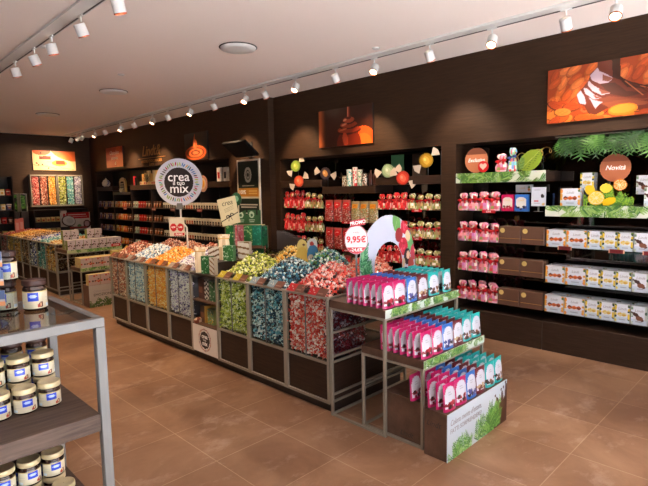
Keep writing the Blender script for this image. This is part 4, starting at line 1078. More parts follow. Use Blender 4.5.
for k, y in enumerate((4.24, 4.17)):
    f = MB((60, 34, 30)); f.lathe([(.026, 0), (.028, .01), (.028, .13), (.012, .165), (.012, .20)], 14, col=(70, 36, 30))
    tag(f.build('dark_bottle', M['gloss'], loc=(XW+.06, y, 1.7095), smooth=True), 'dark brown bottle at the right of the patterned tins, %s of two' % ['left', 'right'][k], 'bottle', 'dark bottles')
def poster_small(name, label, y, z, w_, h_, col, c2, seed):
    R.seed(seed); cv = Cv(24, 36, w_, h_, col); cv.ell(w_/2, h_*.4, w_*.2, h_*.14, c2); cv.rect(w_*.38, w_*.62, h_*.15, h_*.4, tuple(int(c*.6) for c in c2))
    for z_ in (.78, .72): cv.line(w_*.25, h_*z_, w_*.75, h_*z_, .006, c2)
    t = thing(name, label, 'poster', (XW+.22, y, z), -PI/2)
    f = MB(col); f.panel(cv.a, -w_/2, w_/2, 0, h_, 0); f.box(-w_/2, w_/2, .0004, .006, 0, h_); f.build('printed_board', M['print'], t)
    f = MB(); f.box(-w_*.3, w_*.3, -.02, -.001, 0, .02); f.build('foot', M['black'], t)
poster_small('small_poster', 'small green upright poster behind the pale green cardboard sweet', 3.93, 1.8135, .20, .28, (70, 130, 90), (40, 60, 50), 1)
poster_small('small_poster', 'small dark brown poster right of the green one in the middle bay', 3.60, 1.8135, .20, .27, (54, 36, 30), (120, 80, 60), 2)
poster_small('small_poster', 'small sky blue poster against the narrow pillar', 3.225, 1.8135, .13, .29, (60, 130, 180), (226, 190, 120), 3)

# ---- large pictures on the long wall
def picture(name, label, loc, w_, h_, cv, rz=-PI/2, emi=.0):
    t = thing(name, label, 'picture', loc, rz)
    f = MB((50, 36, 30)); f.box(0, w_, .0006, .03, 0, h_, col=(46, 32, 26)); f.build('backing_board', M['print'], t)
    f = MB(); f.panel(cv.a, .0, w_, 0, h_, 0); f.build('printed_canvas', M['gloss'], t); return t
R.seed(21)
W_, H_ = .97, .50
cv = Cv(170, 88, W_, H_, (170, 66, 26))
for q in range(60):
    x, z = R.uniform(0, W_), R.uniform(.1, H_); s = .06; a = R.uniform(.2, 1.2)
    c0 = R.choice([(196, 84, 34), (214, 104, 44), (180, 72, 30), (224, 120, 60)]); cv.ell(x, z, s*1.25, s*.62, tuple(int(c*.82) for c in c0), a); cv.ell(x+.004, z+.005, s*1.1, s*.5, c0, a); cv.ell(x+.012, z+.014, s*.6, s*.16, tuple(min(255, int(c*1.14)) for c in c0), a)
for q in range(26):
    x, z = R.uniform(-.02, W_*.5 if q % 3 else W_), R.uniform(-.02, .17); s = .062; a = R.uniform(-.5, .9)
    c0 = R.choice([(214, 90, 30), (232, 112, 34), (190, 70, 28), (240, 130, 50)]); cv.ell(x, z, s*1.3, s*.66, tuple(int(c*.55) for c in c0), a); cv.ell(x+.004, z+.005, s*1.18, s*.56, c0, a)
    for k in (-1, 0, 1): cv.line(x-s*.8*math.cos(a)-k*.014*math.sin(a), z-s*.8*math.sin(a)+k*.014*math.cos(a), x+s*.8*math.cos(a)-k*.014*math.sin(a), z+s*.8*math.sin(a)+k*.014*math.cos(a), .003, tuple(int(c*.8) for c in c0))
chd, chl, chm, hi = (84, 34, 22), (150, 72, 48), (112, 48, 32), (214, 190, 206)
def pp(*q):
    o = []
    for i in range(0, len(q), 2):
        u, v = q[i], q[i+1]; yb = 425-(u-148)*.096; yt = 157-(u-148)*.16
        o.append(((u-148)/500*.82, (yb-v)/(yb-yt)*.5))
    return o
cv.poly(pp(418, 60, 412, 140, 375, 175, 370, 205, 342, 240, 308, 275, 322, 322, 350, 332, 375, 372, 412, 378, 470, 346, 560, 342, 612, 358, 740, 330, 745, 200, 640, 235, 600, 240, 560, 210, 528, 188, 522, 60), chm)
cv.poly(pp(480, 60, 490, 190, 528, 205, 560, 240, 640, 250, 745, 215, 640, 232, 560, 208, 528, 186, 522, 60), (64, 28, 20))
cv.poly(pp(430, 225, 500, 215, 560, 260, 660, 270, 560, 290, 480, 275), (84, 40, 28)); cv.poly(pp(400, 300, 480, 285, 640, 300, 745, 290, 560, 318, 450, 330), (134, 66, 44)); cv.poly(pp(440, 320, 560, 300, 700, 320, 600, 335, 480, 345), (150, 76, 48))
for q in [(376, 180, 414, 142, 424, 160, 455, 172, 494, 196, 470, 216, 428, 222, 386, 204), (370, 206, 398, 232, 440, 254, 486, 268, 440, 280, 392, 258, 366, 228), (344, 242, 366, 246, 400, 276, 446, 296, 398, 300, 354, 270), (310, 275, 330, 254, 352, 288, 362, 326, 326, 320), (372, 288, 400, 304, 446, 314, 424, 330, 410, 348, 392, 318)]: cv.poly(pp(*q), (206, 178, 192))
for q in [(440, 176, 494, 196, 470, 212, 440, 206), (420, 246, 486, 268, 440, 274), (396, 278, 446, 296, 410, 296)]: cv.poly(pp(*q), (150, 84, 66))
cv.ell(.65, .06, .115, .05, (246, 130, 30), .05); cv.ell(.65, .065, .10, .036, (250, 150, 50), .05)
for q in range(7): cv.line(.66+.04*q, .30-.02*q, .80+.03*q, .16+.03*(q % 2), .006, R.choice([chd, (190, 110, 70)]))
picture('chocolate_picture', 'large picture of almonds under poured melted chocolate at the upper right', (XW-.032, 1.96, 2.255), W_, H_, cv)
cv = Cv(120, 62, W_, H_, (196, 92, 40))
for q in range(30):
    u = q/29; cv.rect(W_*u*.0+W_*(u*.18), W_*.2+W_*u*.8, 0, H_, tuple(int(a+(b_-a)*min(1, abs(u-.15)*1.6)) for a, b_ in zip((206, 104, 52), (66, 32, 22))))
cv.ell(.80, .03, .22, .20, (214, 80, 30)); cv.ell(.80, 0, .16, .14, (236, 104, 34))
for (z, rx, rz_, c0) in [(.02, .215, .20, (120, 36, 18)), (.19, .215, .052, (70, 20, 12)), (.205, .20, .046, (150, 52, 28)), (.255, .165, .048, (66, 20, 12)), (.27, .15, .042, (160, 62, 36)), (.315, .115, .045, (70, 22, 14)), (.33, .10, .038, (176, 74, 44)), (.365, .05, .03, (90, 30, 18))]:
    cv.ell(.56, z, rx, rz_, c0)
cv.ell(.50, .08, .05, .09, (190, 70, 40), .2); cv.ell(.48, .275, .05, .014, (226, 140, 100), .2); cv.ell(.50, .335, .03, .012, (236, 160, 120), .2); cv.ell(.46, .21, .07, .013, (206, 110, 70), .15)
cv.rect(.535, .585, .37, H_, (120, 40, 24)); cv.rect(.545, .556, .37, H_, (206, 120, 90))
picture('chocolate_picture', 'dark orange picture of a swirl of melted chocolate above the middle bay', (XW-.032, 5.10, 2.25), W_, H_, cv)
# ================================================================ rear part of the long wall
G3 = 'dark shelving units of the rear bay'
SH3 = [1.36, 1.07, .79, .50]
for i in range(6):
    yt = 13.018 - i*.9695
    hd = [(1.75, 1.85), (1.645, 1.705), (1.75, 1.85), (1.75, 1.85), (1.75, 1.85), (1.75, 1.85)][i]
    bay(XL+.002, yt, .966, .44, 'dark wooden shelving unit of the rear bay, %s from the corner' % ORD[i], SH3, hd, G3, soffit=2.226, mat='black', shelf='dark', sth=.02, base=.30, sdep=.20)
def small_bag(c1, c2, c3, w=.10, h=.135, d=.05, seed=0):
    R.seed(seed); cv = Cv(7, 9, w, h, c1); cv.rect(0, w, h*.75, h, c2); cv.ell(w*.5, h*.42, w*.28, h*.2, c3); cv.line(w*.25, h*.62, w*.75, h*.62, .01, (240, 230, 214))
    b = MB(c1); dep = lambda x, z: -d*.5*(1-.75*(z/h)**2)*math.sqrt(max(0, 1-(abs(x)/(w/2))**3))-.001
    b.panel(cv.a, -w/2, w/2, 0, h, 0, curve=dep)
    b.add([(-w/2, 0, 0), (w/2, 0, 0), (w/2, 0, h), (-w/2, 0, h), (-w/2*.8, d*.45, .0), (w/2*.8, d*.45, 0)], [(0, 3, 2, 1), (0, 4, 5, 1), (4, 3, 2, 5), (0, 3, 4), (1, 5, 2)], 0, c1)
    return b.mesh('chocolate_bag', M['gloss'], False)
SB = {'purple and white': small_bag((96, 76, 140), (226, 214, 220), (200, 120, 60)), 'blue': small_bag((60, 76, 140), (190, 170, 180), (240, 220, 190)), 'cream': small_bag((236, 222, 190), (214, 190, 120), (230, 170, 60)),
      'yellow': small_bag((240, 196, 90), (236, 226, 200), (230, 110, 40)), 'orange': small_bag((236, 110, 30), (240, 150, 60), (250, 220, 170)), 'brown': small_bag((120, 66, 44), (90, 50, 36), (214, 160, 120)),
      'pale green': small_bag((160, 190, 170), (190, 206, 190), (110, 60, 50)), 'red': small_bag((214, 40, 34), (190, 26, 26), (120, 20, 20)), 'dark chocolate': small_bag((74, 44, 32), (100, 60, 40), (206, 130, 70))}
order = ['purple and white', 'brown', 'blue', 'cream', 'blue', 'purple and white', 'cream', 'cream', 'yellow', 'orange', 'yellow', 'orange', 'orange', 'brown', 'dark chocolate', 'brown', 'pale green', 'pale green', 'red', 'red', 'red',
         'dark chocolate', 'brown', 'dark chocolate', 'brown', 'dark chocolate', 'dark chocolate']
RW = ['top', 'second', 'third', 'lowest']
for r_, z in enumerate(SH3):
    for k, cname in enumerate(order):
        y = 12.93 - k*.1215
        simple(SB[cname], 'chocolate_bag', (XL+.045, y, z+.001), -PI/2+R.uniform(-.06, .06), '%s bag of chocolates, %s rear wall shelf, %s from the corner' % (cname, RW[r_], ORD[k]), 'bag of chocolates', 'bags of chocolates on the rear shelves')
def tablet(c, seed):
    R.seed(seed); w, h, d = .076, .112, .05; cv = Cv(4, 7, w, h, (232, 222, 198)); cv.rect(w*.25, w*.95, 0, h*.55, c); cv.rect(w*.5, w*.75, h*.15, h*.3, (214, 190, 150))
    b = MB((232, 222, 198)); b.panel(cv.a, -w/2, w/2, 0, h, -.0003); b.box(-w/2, w/2, 0, d, 0, h)
    return b.mesh('chocolate_tablet', M['print'])
TBV = {'near black': tablet((44, 34, 32), 1), 'brown': tablet((96, 60, 44), 2), 'orange red': tablet((200, 80, 50), 3), 'grey': tablet((90, 90, 96), 4)}
for r_, z in enumerate(SH3[:3]):
    for k in range(26):
        y = 9.58-k*.0895
        c_ = ('orange red' if 10 <= k <= 12 else 'grey' if k in (3, 8, 17) else 'brown' if k % 5 == 1 else 'near black')
        simple(TBV[c_], 'chocolate_tablet', (XL+.012, y, z+.001), -PI/2, 'cream tablet pack with %s print, %s shelf behind the round sign, %s from left' % (c_, RW[r_], ORD[k]), 'chocolate bar', 'cream tablet packs on the rear shelves')
for k, (y, z, c) in enumerate([(9.2, 1.36, (150, 90, 80)), (8.2, 1.36, (170, 90, 80)), (10.0, 1.36, (150, 70, 56)), (12.5, 1.36, (170, 120, 110)), (11.4, 1.36, (160, 60, 50))]):
    f = MB(c); f.box(-.09, .09, 0, .002, -.055, .004); cvk = (240, 210, 190)
    for q in range(5): f.box(-.07+.03*q, -.055+.03*q, -.0008, -.0002, -.035, -.02, col=cvk)
    tag(f.build('shelf_price_tag', M['print'], loc=(XL-.003, y, z), rz=-PI/2), 'pinkish price tag on the upper rear shelf, %s from the right' % ORD[[1, 0, 2, 4, 3][k]], 'price tag', 'price tags on the rear shelf')
# things on the display shelves of the rear bay
def small_display(name, label, cat, y, z, parts, x=XL+.08):
    t = thing(name, label, cat, (x, y, z), -PI/2)
    for nm, mat, fn in parts:
        f = MB(); fn(f); f.build(nm, M[mat] if mat in M else mat, t)
    return t
def teap(f): f.lathe([(.05, 0), (.085, .03), (.095, .09), (.06, .15), (.03, .17), (.012, .20), (.004, .215)], 16, col=(226, 214, 186))
small_display('white_pot', 'white and gold lidded pot at the far left of rear display shelf', 'pot', 12.60, 1.851, [('pot_body', 'gloss', teap), ('handle', 'gloss', lambda f: f.tube([(.09, 0, .05), (.14, 0, .08), (.14, 0, .13), (.08, 0, .14)], .012, 8, col=(80, 90, 160))), ('spout', 'gloss', lambda f: f.tube([(-.08, 0, .06), (-.13, 0, .11), (-.15, 0, .16)], [.022, .016, .010], 8, col=(232, 214, 170)))])
t = thing('arched_display', 'cream and gold arched display with small shelf boxes in rear bay', 'display stand', (XL+.10, 11.72, 1.7062), -PI/2)
f = MB((214, 180, 110)); f.prism([(-.16, 0), (.16, 0), (.16, .24), (.11, .31), (0, .34), (-.11, .31), (-.16, .24)], 0, .04, col=(206, 170, 96)); f.build('arch_board', M['gloss'], t)
f = MB((50, 34, 28)); f.prism([(-.10, .05), (.10, .05), (.10, .2), (.06, .25), (-.06, .25), (-.10, .2)], -.004, -.0005)
for z in (.08, .13, .18): f.box(-.09, .09, -.01, -.0042, z, z+.025, col=(220, 210, 170))
f.build('shelf_boxes', M['print'], t)
f = MB((240, 222, 170)); f.ball((.05, -.05, .05), .05, 1, 1, 1, 12, 0, (240, 222, 170)); f.build('golden_ball', M['gloss'], t, smooth=True)
f = MB((226, 40, 60)); f.box(-.03, .03, 0, .04, 0, .20); f.box(.035, .07, 0, .03, 0, .17, col=(40, 36, 40)); tag(f.build('red_carton', M['gloss'], loc=(XL+.06, 11.0, 1.851), rz=-PI/2), 'slim red and black carton beside the gilded display of the rear bay', 'carton')
# gilded display with leaf ornament
t = thing('gilded_display', 'long cream and gold display with a dark leafy ornament in rear bay', 'display stand', (XL+.03, 10.03, 1.8515), -PI/2)
f = MB((206, 180, 130)); f.box(-.62, .62, 0, .10, 0, .07, col=(222, 200, 160))
for q in range(14): f.box(-.60+q*.088, -.545+q*.088, -.002, -.0004, .012, .055, col=R.choice([(190, 60, 40), (236, 200, 120), (150, 80, 50)]))
f.build('tray', M['gloss'], t)
f = MB((226, 200, 150))
for q in range(9): f.box(-.55+q*.125, -.46+q*.125, .02, .07, .071, .071+R.uniform(.14, .24), col=R.choice([(226, 186, 110), (236, 216, 170), (206, 150, 80)]))
for ch in (): pass
f.build('cream_cartons', M['gloss'], t)
f = MB((90, 84, 50))
for q in range(16): 
    a = R.uniform(-1.2, 1.2); l = R.uniform(.12, .30); f.prism([(-.2, .05), (-.2+l*math.sin(a)*.5+.02, .05+l*math.cos(a)*.5), (-.2+l*math.sin(a), .05+l*math.cos(a)), (-.2+l*math.sin(a)*.5-.02, .05+l*math.cos(a)*.5)][::-1], -.02-.002*q, -.019-.002*q, col=R.choice([(110, 100, 60), (70, 66, 44), (150, 130, 80)]))
f.build('leaf_ornament', M['print'], t)
t = thing('round_golden_badge', 'round badge with yellow centre beside the crea mix sign', 'sign', (XL-.02, 8.02, 1.80), -PI/2)
f = MB((206, 150, 130)); n = 28; f.prism([(.15*math.cos(2*PI*i/n), .15*math.sin(2*PI*i/n)+.02) for i in range(n)], 0, .006, col=(196, 140, 120)); f.prism([(.10*math.cos(2*PI*i/n), .10*math.sin(2*PI*i/n)+.02) for i in range(n)], -.004, -.0005, col=(226, 196, 160)); f.prism([(.07*math.cos(2*PI*i/n), .07*math.sin(2*PI*i/n)+.02) for i in range(n)], -.008, -.0045, col=(240, 170, 30)); f.build('badge_disc', M['gloss'], t)
f = MB(); f.tube([(0, .012, .05), (0, .06, .07), (0, .06, .051)], .004, 6); f.build('hook', M['silver'], t)
for k, y in enumerate((7.62, 7.42)):
    f = MB((226, 216, 206)); f.box(-.055, .055, 0, .05, 0, .24); f.box(-.03, .03, -.001, -.0002, .05, .16, col=[(190, 40, 40), (40, 30, 30)][k]); tag(f.build('white_carton', M['gloss'], loc=(XL+.06, y, 1.851), rz=-PI/2), 'tall white carton with %s mark on the rear shelf beside the tall banner' % ['red', 'black'][k], 'carton', 'tall white cartons')
# long script on the bay back wall: writing, logo and pictures over the shelves
t = thing('wall_logo', 'raised golden script logo with two lines of capitals on dark wall', 'wall sign', (XL-.002, 9.98, 2.24), -PI/2)
o = text(t, 'Lindt&', .30, -.02, .30, -.004, 'brass', .002, .35, 'logo_script', ext=.004)
f = MB(); f.box(-.60, .60, -.008, 0, .155, .166); f.build('underline', M['brass'], t)
text(t, 'MAITRE CHOCOLATIER', .085, 0, .095, -.004, 'brass', 0, 0, 'capitals', ext=.003); text(t, 'SUISSE', .075, 0, .02, -.004, 'brass', 0, 0, 'capitals', ext=.003)
R.seed(31)
cv = Cv(60, 32, .90, .46, (196, 62, 24)); cv.ell(.75, .1, .2, .4, (226, 96, 40), .3); cv.ell(.15, .35, .2, .2, (170, 44, 18))
p = picture('orange_picture', 'orange poster with pale handwriting on the rear wall above shelves', (XL-.0305, 12.22, 2.285), .92, .46, cv)
text(p, 'Chocolate', .12, .46, .33, -.0012, 'wink', 0, .35); text(p, 'moments', .10, .46, .21, -.0012, 'wink', 0, .35); text(p, 'di', .10, .5, .09, -.0012, 'wink', 0, .35)
cv = Cv(70, 44, .78, .50, (40, 26, 20))
for i, (rx, rz_, c) in enumerate([(.36, .13, (190, 84, 40)), (.30, .10, (110, 48, 28)), (.24, .075, (214, 104, 56)), (.16, .05, (96, 40, 24)), (.10, .03, (206, 100, 60))]): cv.ell(.38, .14, rx, rz_, c)
cv.ell(.37, .30, .07, .085, (206, 96, 50)); 
for q in range(10): cv.line(.37-.05+.005*q, .34, .37, .47, .02, (196, 88, 46))
cv.ell(.35, .29, .02, .04, (240, 150, 100))
picture('chocolate_picture', 'dark picture of a chocolate drop falling into rings above rear shelves', (XL-.032, 8.58, 2.245), .78, .50, cv)

# tilted screen on an arm, tall banner beneath it
t = thing('wall_screen', 'black tilted screen on a wall arm above the tall banner', 'screen', (XL-.012, 6.58, 2.33), -PI/2)
f = MB(); f.box(-.30, .30, -.02, .02, -.17, .17, b=.006); o = f.build('screen_panel', M['screen'], t); o.rotation_euler = (math.radians(52), 0, 0); o.location = (0, -.19, .0)
f = MB(); f.box(-.05, .05, -.008, .010, -.12, .12); f.tube([(0, -.01, .0), (0, -.14, .01)], .014, 8); f.build('wall_arm', M['black'], t)
t = thing('tall_banner', 'tall dark green banner in a white frame on the wood pillar', 'banner', (XL-.03, 6.94, .62), -PI/2)
f = MB((214, 206, 186)); f.box(0, .60, 0, .028, 0, 1.56, b=.004); f.build('frame', M['cream'], t)
cv = Cv(60, 150, .54, 1.50, (30, 42, 30)); k = np.hypot((cv.X-.27)/.095, (cv.Z-1.28)/.125)
cv.a[k < 1] = (226, 220, 200); cv.a[k < .62] = (70, 80, 66); cv.a[k < .5] = (214, 208, 190); cv.a[k < .28] = (60, 70, 56)
cv.rect(0, .54, .93, 1.07, (190, 130, 40)); cv.rect(.0, .54, .90, .93, (214, 206, 186)); cv.rect(0, .54, .86, .90, (30, 42, 30))
for z, l in ((.80, .46), (.76, .40), (.66, .30), (.62, .34), (.56, .28), (.45, .46), (.41, .36), (.30, .46), (.2, .4)): cv.line(.27-l/2, z, .27+l/2, z, .017, (206, 200, 184))
cv.line(.12, 1.105, .42, 1.105, .016, (214, 206, 186)); cv.line(.28, 1.02, .5, 1.02, .012, (226, 180, 100)); cv.line(.28, .98, .5, .98, .010, (226, 180, 100))
f = MB((30, 42, 30)); f.panel(cv.a, .03, .57, .03, 1.53, -.002); f.build('printed_sheet', M['print'], t)
text(t, '100%', .09, .14, 1.03, -.004, 'wink', .001)

# ================================================================ back wall
R.seed(8)
for k, (x, cols) in enumerate([(3.52, [('cherry red', 'cherry'), ('plum and cream', 'rust'), ('golden yellow', 'orange')]), (4.11, [('lime green', 'lime'), ('mint green', 'mint'), ('lilac grey', 'lilac')])]):
    t = thing('sweets_wall_case', 'framed wall case of sweets in %s columns' % ', '.join(c[0] for c in cols), 'wall display', (x, YF-.14, 1.40), 0, 'framed wall cases of sweets')
    for (a, b_, c_, d_) in [(0, .575, 0, .03), (0, .575, .72, .75), (0, .02, .031, .719), (.555, .575, .031, .719)]:
        f = MB(); f.box(a, b_, 0, .135, c_, d_); f.build('frame_bar', M['champ'], t)
    for q in range(2):
        f = MB(); f.box(.02+.178*(q+1)-.004, .02+.178*(q+1)+.004, .005, .13, .031, .719); f.build('divider', M['dark'], t)
    for q, (nm, pal) in enumerate(cols):
        x0_ = .026+.178*q; pts = [(x0_+.012+R.uniform(0, .142), .028+R.uniform(0, .03), .045+R.uniform(0, .66)) for _ in range(420)]
        V, F, K = sweets(np.array(pts), PAL[pal], .0145); base = MB(tuple(np.array(PAL[pal]).mean(0)*.6)); base.box(x0_, x0_+.166, .05, .13, .032, .718)
        o = tri_object('sweets_column', V, F, K, M['foil'], base, t); o['kind'] = 'stuff'; o['label'] = '%s sweets filling one column' % nm
cv = Cv(96, 48, .95, .46, (236, 196, 150)); cv.ell(.75, .45, .4, .2, (214, 100, 40), -.35); cv.ell(.2, .45, .2, .10, (206, 90, 40)); cv.rect(.14, .40, .25, .33, (110, 44, 26)); cv.line(.14, .34, .40, .33, .012, (170, 80, 50))
cv.ell(.58, .17, .17, .07, (236, 130, 50)); cv.rect(.50, .70, .14, .23, (120, 50, 30)); cv.line(.50, .235, .70, .235, .012, (190, 96, 60))
for x, z in ((.08, .16), (.12, .12), (.20, .13), (.33, .05), (.18, .40)): cv.ell(x, z, .018, .02, (50, 20, 20))
for a in [(0, .12, .3, .09), (.3, .10, .5, .04), (.62, .06, .9, .02), (.3, .2, .45, .19)]: cv.line(*a, .009, (206, 110, 60))
picture('dessert_picture', 'pale picture of chocolate pieces and coffee beans on back wall', (3.635, YF-.032, 2.265), .95, .46, cv, 0)
t = thing('back_cabinet', 'wide brown cabinet on the back wall with open shelf below the sweets', 'cabinet', (3.47, YF-.42, 0))
f = MB()
f.box(0, 1.22, 0, .40, 0, .78, b=.003); f.build('cabinet_body', M['wood'], t)
for x in (0, 1.20):
    f = MB(); f.box(x, x+.02, .0, .40, .781, 1.30); f.build('side_panel', M['wood'], t)
f = MB(); f.box(.021, 1.199, .0, .40, 1.02, 1.04); f.build('shelf', M['wood'], t)
f = MB(); f.box(0, 1.22, 0, .40, 1.301, 1.325); f.build('top_board', M['wood'], t)
f = MB(); f.box(.021, 1.199, .385, .40, .781, 1.019); f.build('back_panel', M['dark'], t)
for r_, z in ((0, 1.041), (1, .7815)):
    for k in range(5):
        f = MB((236, 196, 110)); f.box(-.045, .045, 0, .12, 0, .11, b=.006); f.box(-.02, .02, -.0012, -.0004, .03, .06, col=(196, 60, 30)); f.box(-.045, .045, -.0012, -.0004, .085, .10, col=(250, 230, 170))
        tag(f.build('yellow_carton', M['gloss'], loc=(3.56+.105*k, YF-.40, z)), 'yellow carton with red mark in the back cabinet, %s shelf, %s from left' % (['upper', 'lower'][r_], ORD[k]), 'carton', 'yellow cartons in the back cabinet')
f = MB((240, 220, 206)); f.box(-.06, .06, 0, .10, 0, .25); f.box(-.03, .03, -.001, -.0003, .02, .18, col=(206, 60, 60)); tag(f.build('tall_carton', M['gloss'], loc=(4.12, YF-.40, 1.041)), 'tall white and red carton right of the yellow cartons', 'carton')
t = thing('coconut_sign', 'red and white sign with a halved coconut below the sweets cases', 'sign', (4.02, YF-.435, .82), 0)
cv = Cv(80, 48, .68, .42, (232, 220, 206)); cv.rect(.12, .66, .27, .42, (196, 24, 32)); cv.rect(.02, .14, .32, .42, (1, 2, 3)); cv.rect(0, .3, 0, .09, (1, 2, 3)); cv.ell(.18, .22, .16, .13, (90, 56, 40), -.3); cv.ell(.19, .225, .14, .11, (236, 230, 222), -.3); cv.ell(.21, .23, .08, .06, (214, 206, 200), -.3)
cv.ell(.60, .13, .085, .10, (90, 44, 40)); cv.ell(.60, .14, .055, .065, (206, 170, 170)); cv.rect(.2, .6, .03, .075, (170, 60, 50)); cv.ell(.42, .10, .05, .03, (110, 150, 90)); cv.ell(.02, .02, .01, .01, (1, 2, 3))
for z, a, b_ in ((.37, .18, .58), (.32, .28, .60)): cv.line(a, z, b_, z, .016, (240, 210, 200))
mk = ~np.all(cv.a == (1, 2, 3), axis=2)
f = MB((196, 24, 32)); f.panel(cv.a, 0, .68, 0, .42, 0, mask=mk); f.panel(cv.a, 0, .68, 0, .42, .012, mask=mk); f.build('printed_board', M['print'], t)
f = MB(); f.box(.3, .32, .0125, .016, .05, .30); f.build('strut', M['black'], t)
# upright glass displays left of the cases and the shelf at the picture edge
for k, (x, w_) in enumerate([(3.135, .10), (3.265, .145)]):
    t = thing('narrow_glass_case', 'narrow upright glass case with green leaf picture, %s of two on back wall' % ['left', 'right'][k], 'display case', (x, YF-.20, .0), 0, 'narrow glass cases')
    f = MB(); f.box(0, w_, 0, .18, 0, 1.30, b=.004); f.build('base_cabinet', M['dark'], t)
    f = MB()
    for a, b_ in ((0, .012), (w_-.012, w_)): f.box(a, b_, 0, .18, 1.301, 1.71)
    f.box(.0, w_, 0, .18, 1.70, 1.712); f.build('case_frame', M['champ'], t)
    cv = Cv(14, 34, w_-.03, .36, (30, 46, 24)); [cv.palm(R.uniform(0, w_), R.uniform(0, .3), .12, R.uniform(.4, 2.6), [(110, 190, 60), (150, 220, 90), (70, 140, 50)], 7, .5, .6) for _ in range(9)]
    f = MB((30, 46, 24)); f.panel(cv.a, .015, w_-.015, 1.32, 1.68, .09); f.box(.015, w_-.015, .0903, .095, 1.302, 1.69); f.build('leaf_picture', M['print'], t)
t = thing('edge_shelving_unit', 'dark shelving unit with bags at the left edge of back wall', 'shelving unit', (2.30, YF-.40, 0))
f = MB(); f.box(0, .80, .36, .39, 0, 2.1); f.build('back_panel', M['black'], t)
for x in (0, .78):
    f = MB(); f.box(x, x+.02, 0, .359, 0, 2.1); f.build('side_panel', M['wood'], t)
SZ = [.75, 1.05, 1.35, 1.68]
for z in SZ:
    f = MB(); f.box(.021, .779, .01, .359, z-.02, z); f.build('shelf', M['wood'], t)
for r_, z in enumerate(SZ):
    for k in range(6): 
        cn = R.choice(['red', 'cream', 'brown', 'purple and white']); simple(SB[cn], 'chocolate_bag', (2.40+.12*k, YF-.36, z+.001), 0, '%s bag at the left picture edge, shelf %s from below, %s across' % (cn, ORD[r_], ORD[k]), 'bag of chocolates', 'bags in the left edge shelving')
# ================================================================ things standing on the near island
TZ = CT + .001
# round mix sign on a bent pole, with a smaller double price sign below
t = thing('round_mix_sign', 'large round white and dark brown sign on a bent white pole above sweets', 'sign', (2.95, 5.30, TZ), -PI/4); t.scale = (.89, 1, .89)
f = MB((225, 222, 228)); n = 56; RS = .305; zc = 1.01
f.prism([(RS*math.cos(2*PI*i/n), zc+RS*math.sin(2*PI*i/n)) for i in range(n)], 0, .008, col=(222, 220, 230))
cv = Cv(110, 110, 2*RS, 2*RS, (222, 220, 232)); k = np.hypot(cv.X-RS, cv.Z-RS)
cols = [(200, 40, 50), (60, 120, 190), (140, 170, 50), (230, 160, 50), (90, 60, 50), (60, 160, 160), (210, 110, 130), (40, 44, 60), (190, 200, 80)]
for q in range(52):
    a = 2*PI*q/52+R.uniform(-.02, .02); rr_ = .235+R.uniform(-.008, .008); cv.ell(RS+rr_*math.cos(a), RS+rr_*math.sin(a), .026, .0075, R.choice(cols), a+R.uniform(-.35, .35))
cv.a[k < .188] = (44, 28, 28)
f.panel(cv.a, -RS, RS, zc-RS, zc+RS, -.0006, mask=k < RS*.985); pl = f.build('printed_disc', M['print'], t)
text(pl, 'crea', .165, 0, zc+.065, -.002, 'wink', .0015); text(pl, 'il tuo', .075, 0, zc-.012, -.002, 'wink', .001); text(pl, 'mix', .165, 0, zc-.085, -.002, 'wink', .0015)
f = MB(); f.tube([(0, .02, 0), (.055, .02, .03), (.075, .02, .09), (.07, .02, .42), (.02, .02, .48), (0, .022, .55), (0, .022, .80)], .012, 10); f.build('bent_pole', M['white'], t, smooth=True)
f = MB(); f.prism([(-.05, .66), (.05, .66), (.03, .74), (-.03, .74)], -.02, -.001); f.build('clamp', M['silver'], t)
f = MB((232, 224, 206)); cv = Cv(30, 34, .20, .235, (236, 228, 208)); cv.ell(.055, .115, .042, .052, (214, 30, 40)); cv.ell(.145, .115, .042, .052, (214, 30, 40)); cv.rect(.0, .2, 0, .045, (236, 228, 208)); cv.rect(.06, .19, .004, .042, (214, 26, 34))
f.panel(cv.a, -.15, .05, .31, .545, -.006); f.box(-.15, .05, -.0055, -.002, .31, .545); pp = f.build('price_plate', M['print'], t)
text(pp, '8,90', .028, -.095, .427, -.008, 'wink', .0006); text(pp, '5,50', .028, -.005, .427, -.008, 'wink', .0006); text(pp, 'PROMO', .026, -.025, .333, -.008, 'wink', .0005)

def gift(name, label, cat, loc, rz, w, d, h, paintf, extra=None, seed=0, mats='gloss', grp=None):
    R.seed(seed); t = thing(name, label, cat, loc, rz, grp)
    cv = Cv(max(6, int(w*140)), max(6, int(h*140)), w, h, (200, 190, 170)); paintf(cv)
    f = MB(cv.a[0, 0]); f.panel(cv.a, -w/2, w/2, 0, h, -.0004); f.box(-w/2, w/2, 0, d, 0, h, col=tuple(cv.a[:, 0].mean(0)))
    f.build('wrapped_body', M[mats], t)
    if extra: extra(t)
    return t
def pat(bg, c, n=22, s=.012):
    def fn(cv):
        cv.a[:] = bg
        for q in range(n): cv.ell(R.uniform(0, cv.w), R.uniform(0, cv.h), s, s*.6, R.choice(c), R.uniform(0, 3))
    return fn
def stripes(bg, c, wd, tilt=0., per=.05):
    def fn(cv):
        cv.a[:] = bg; k = ((cv.Z+cv.X*tilt) % per) < wd; cv.a[k] = c
    return fn
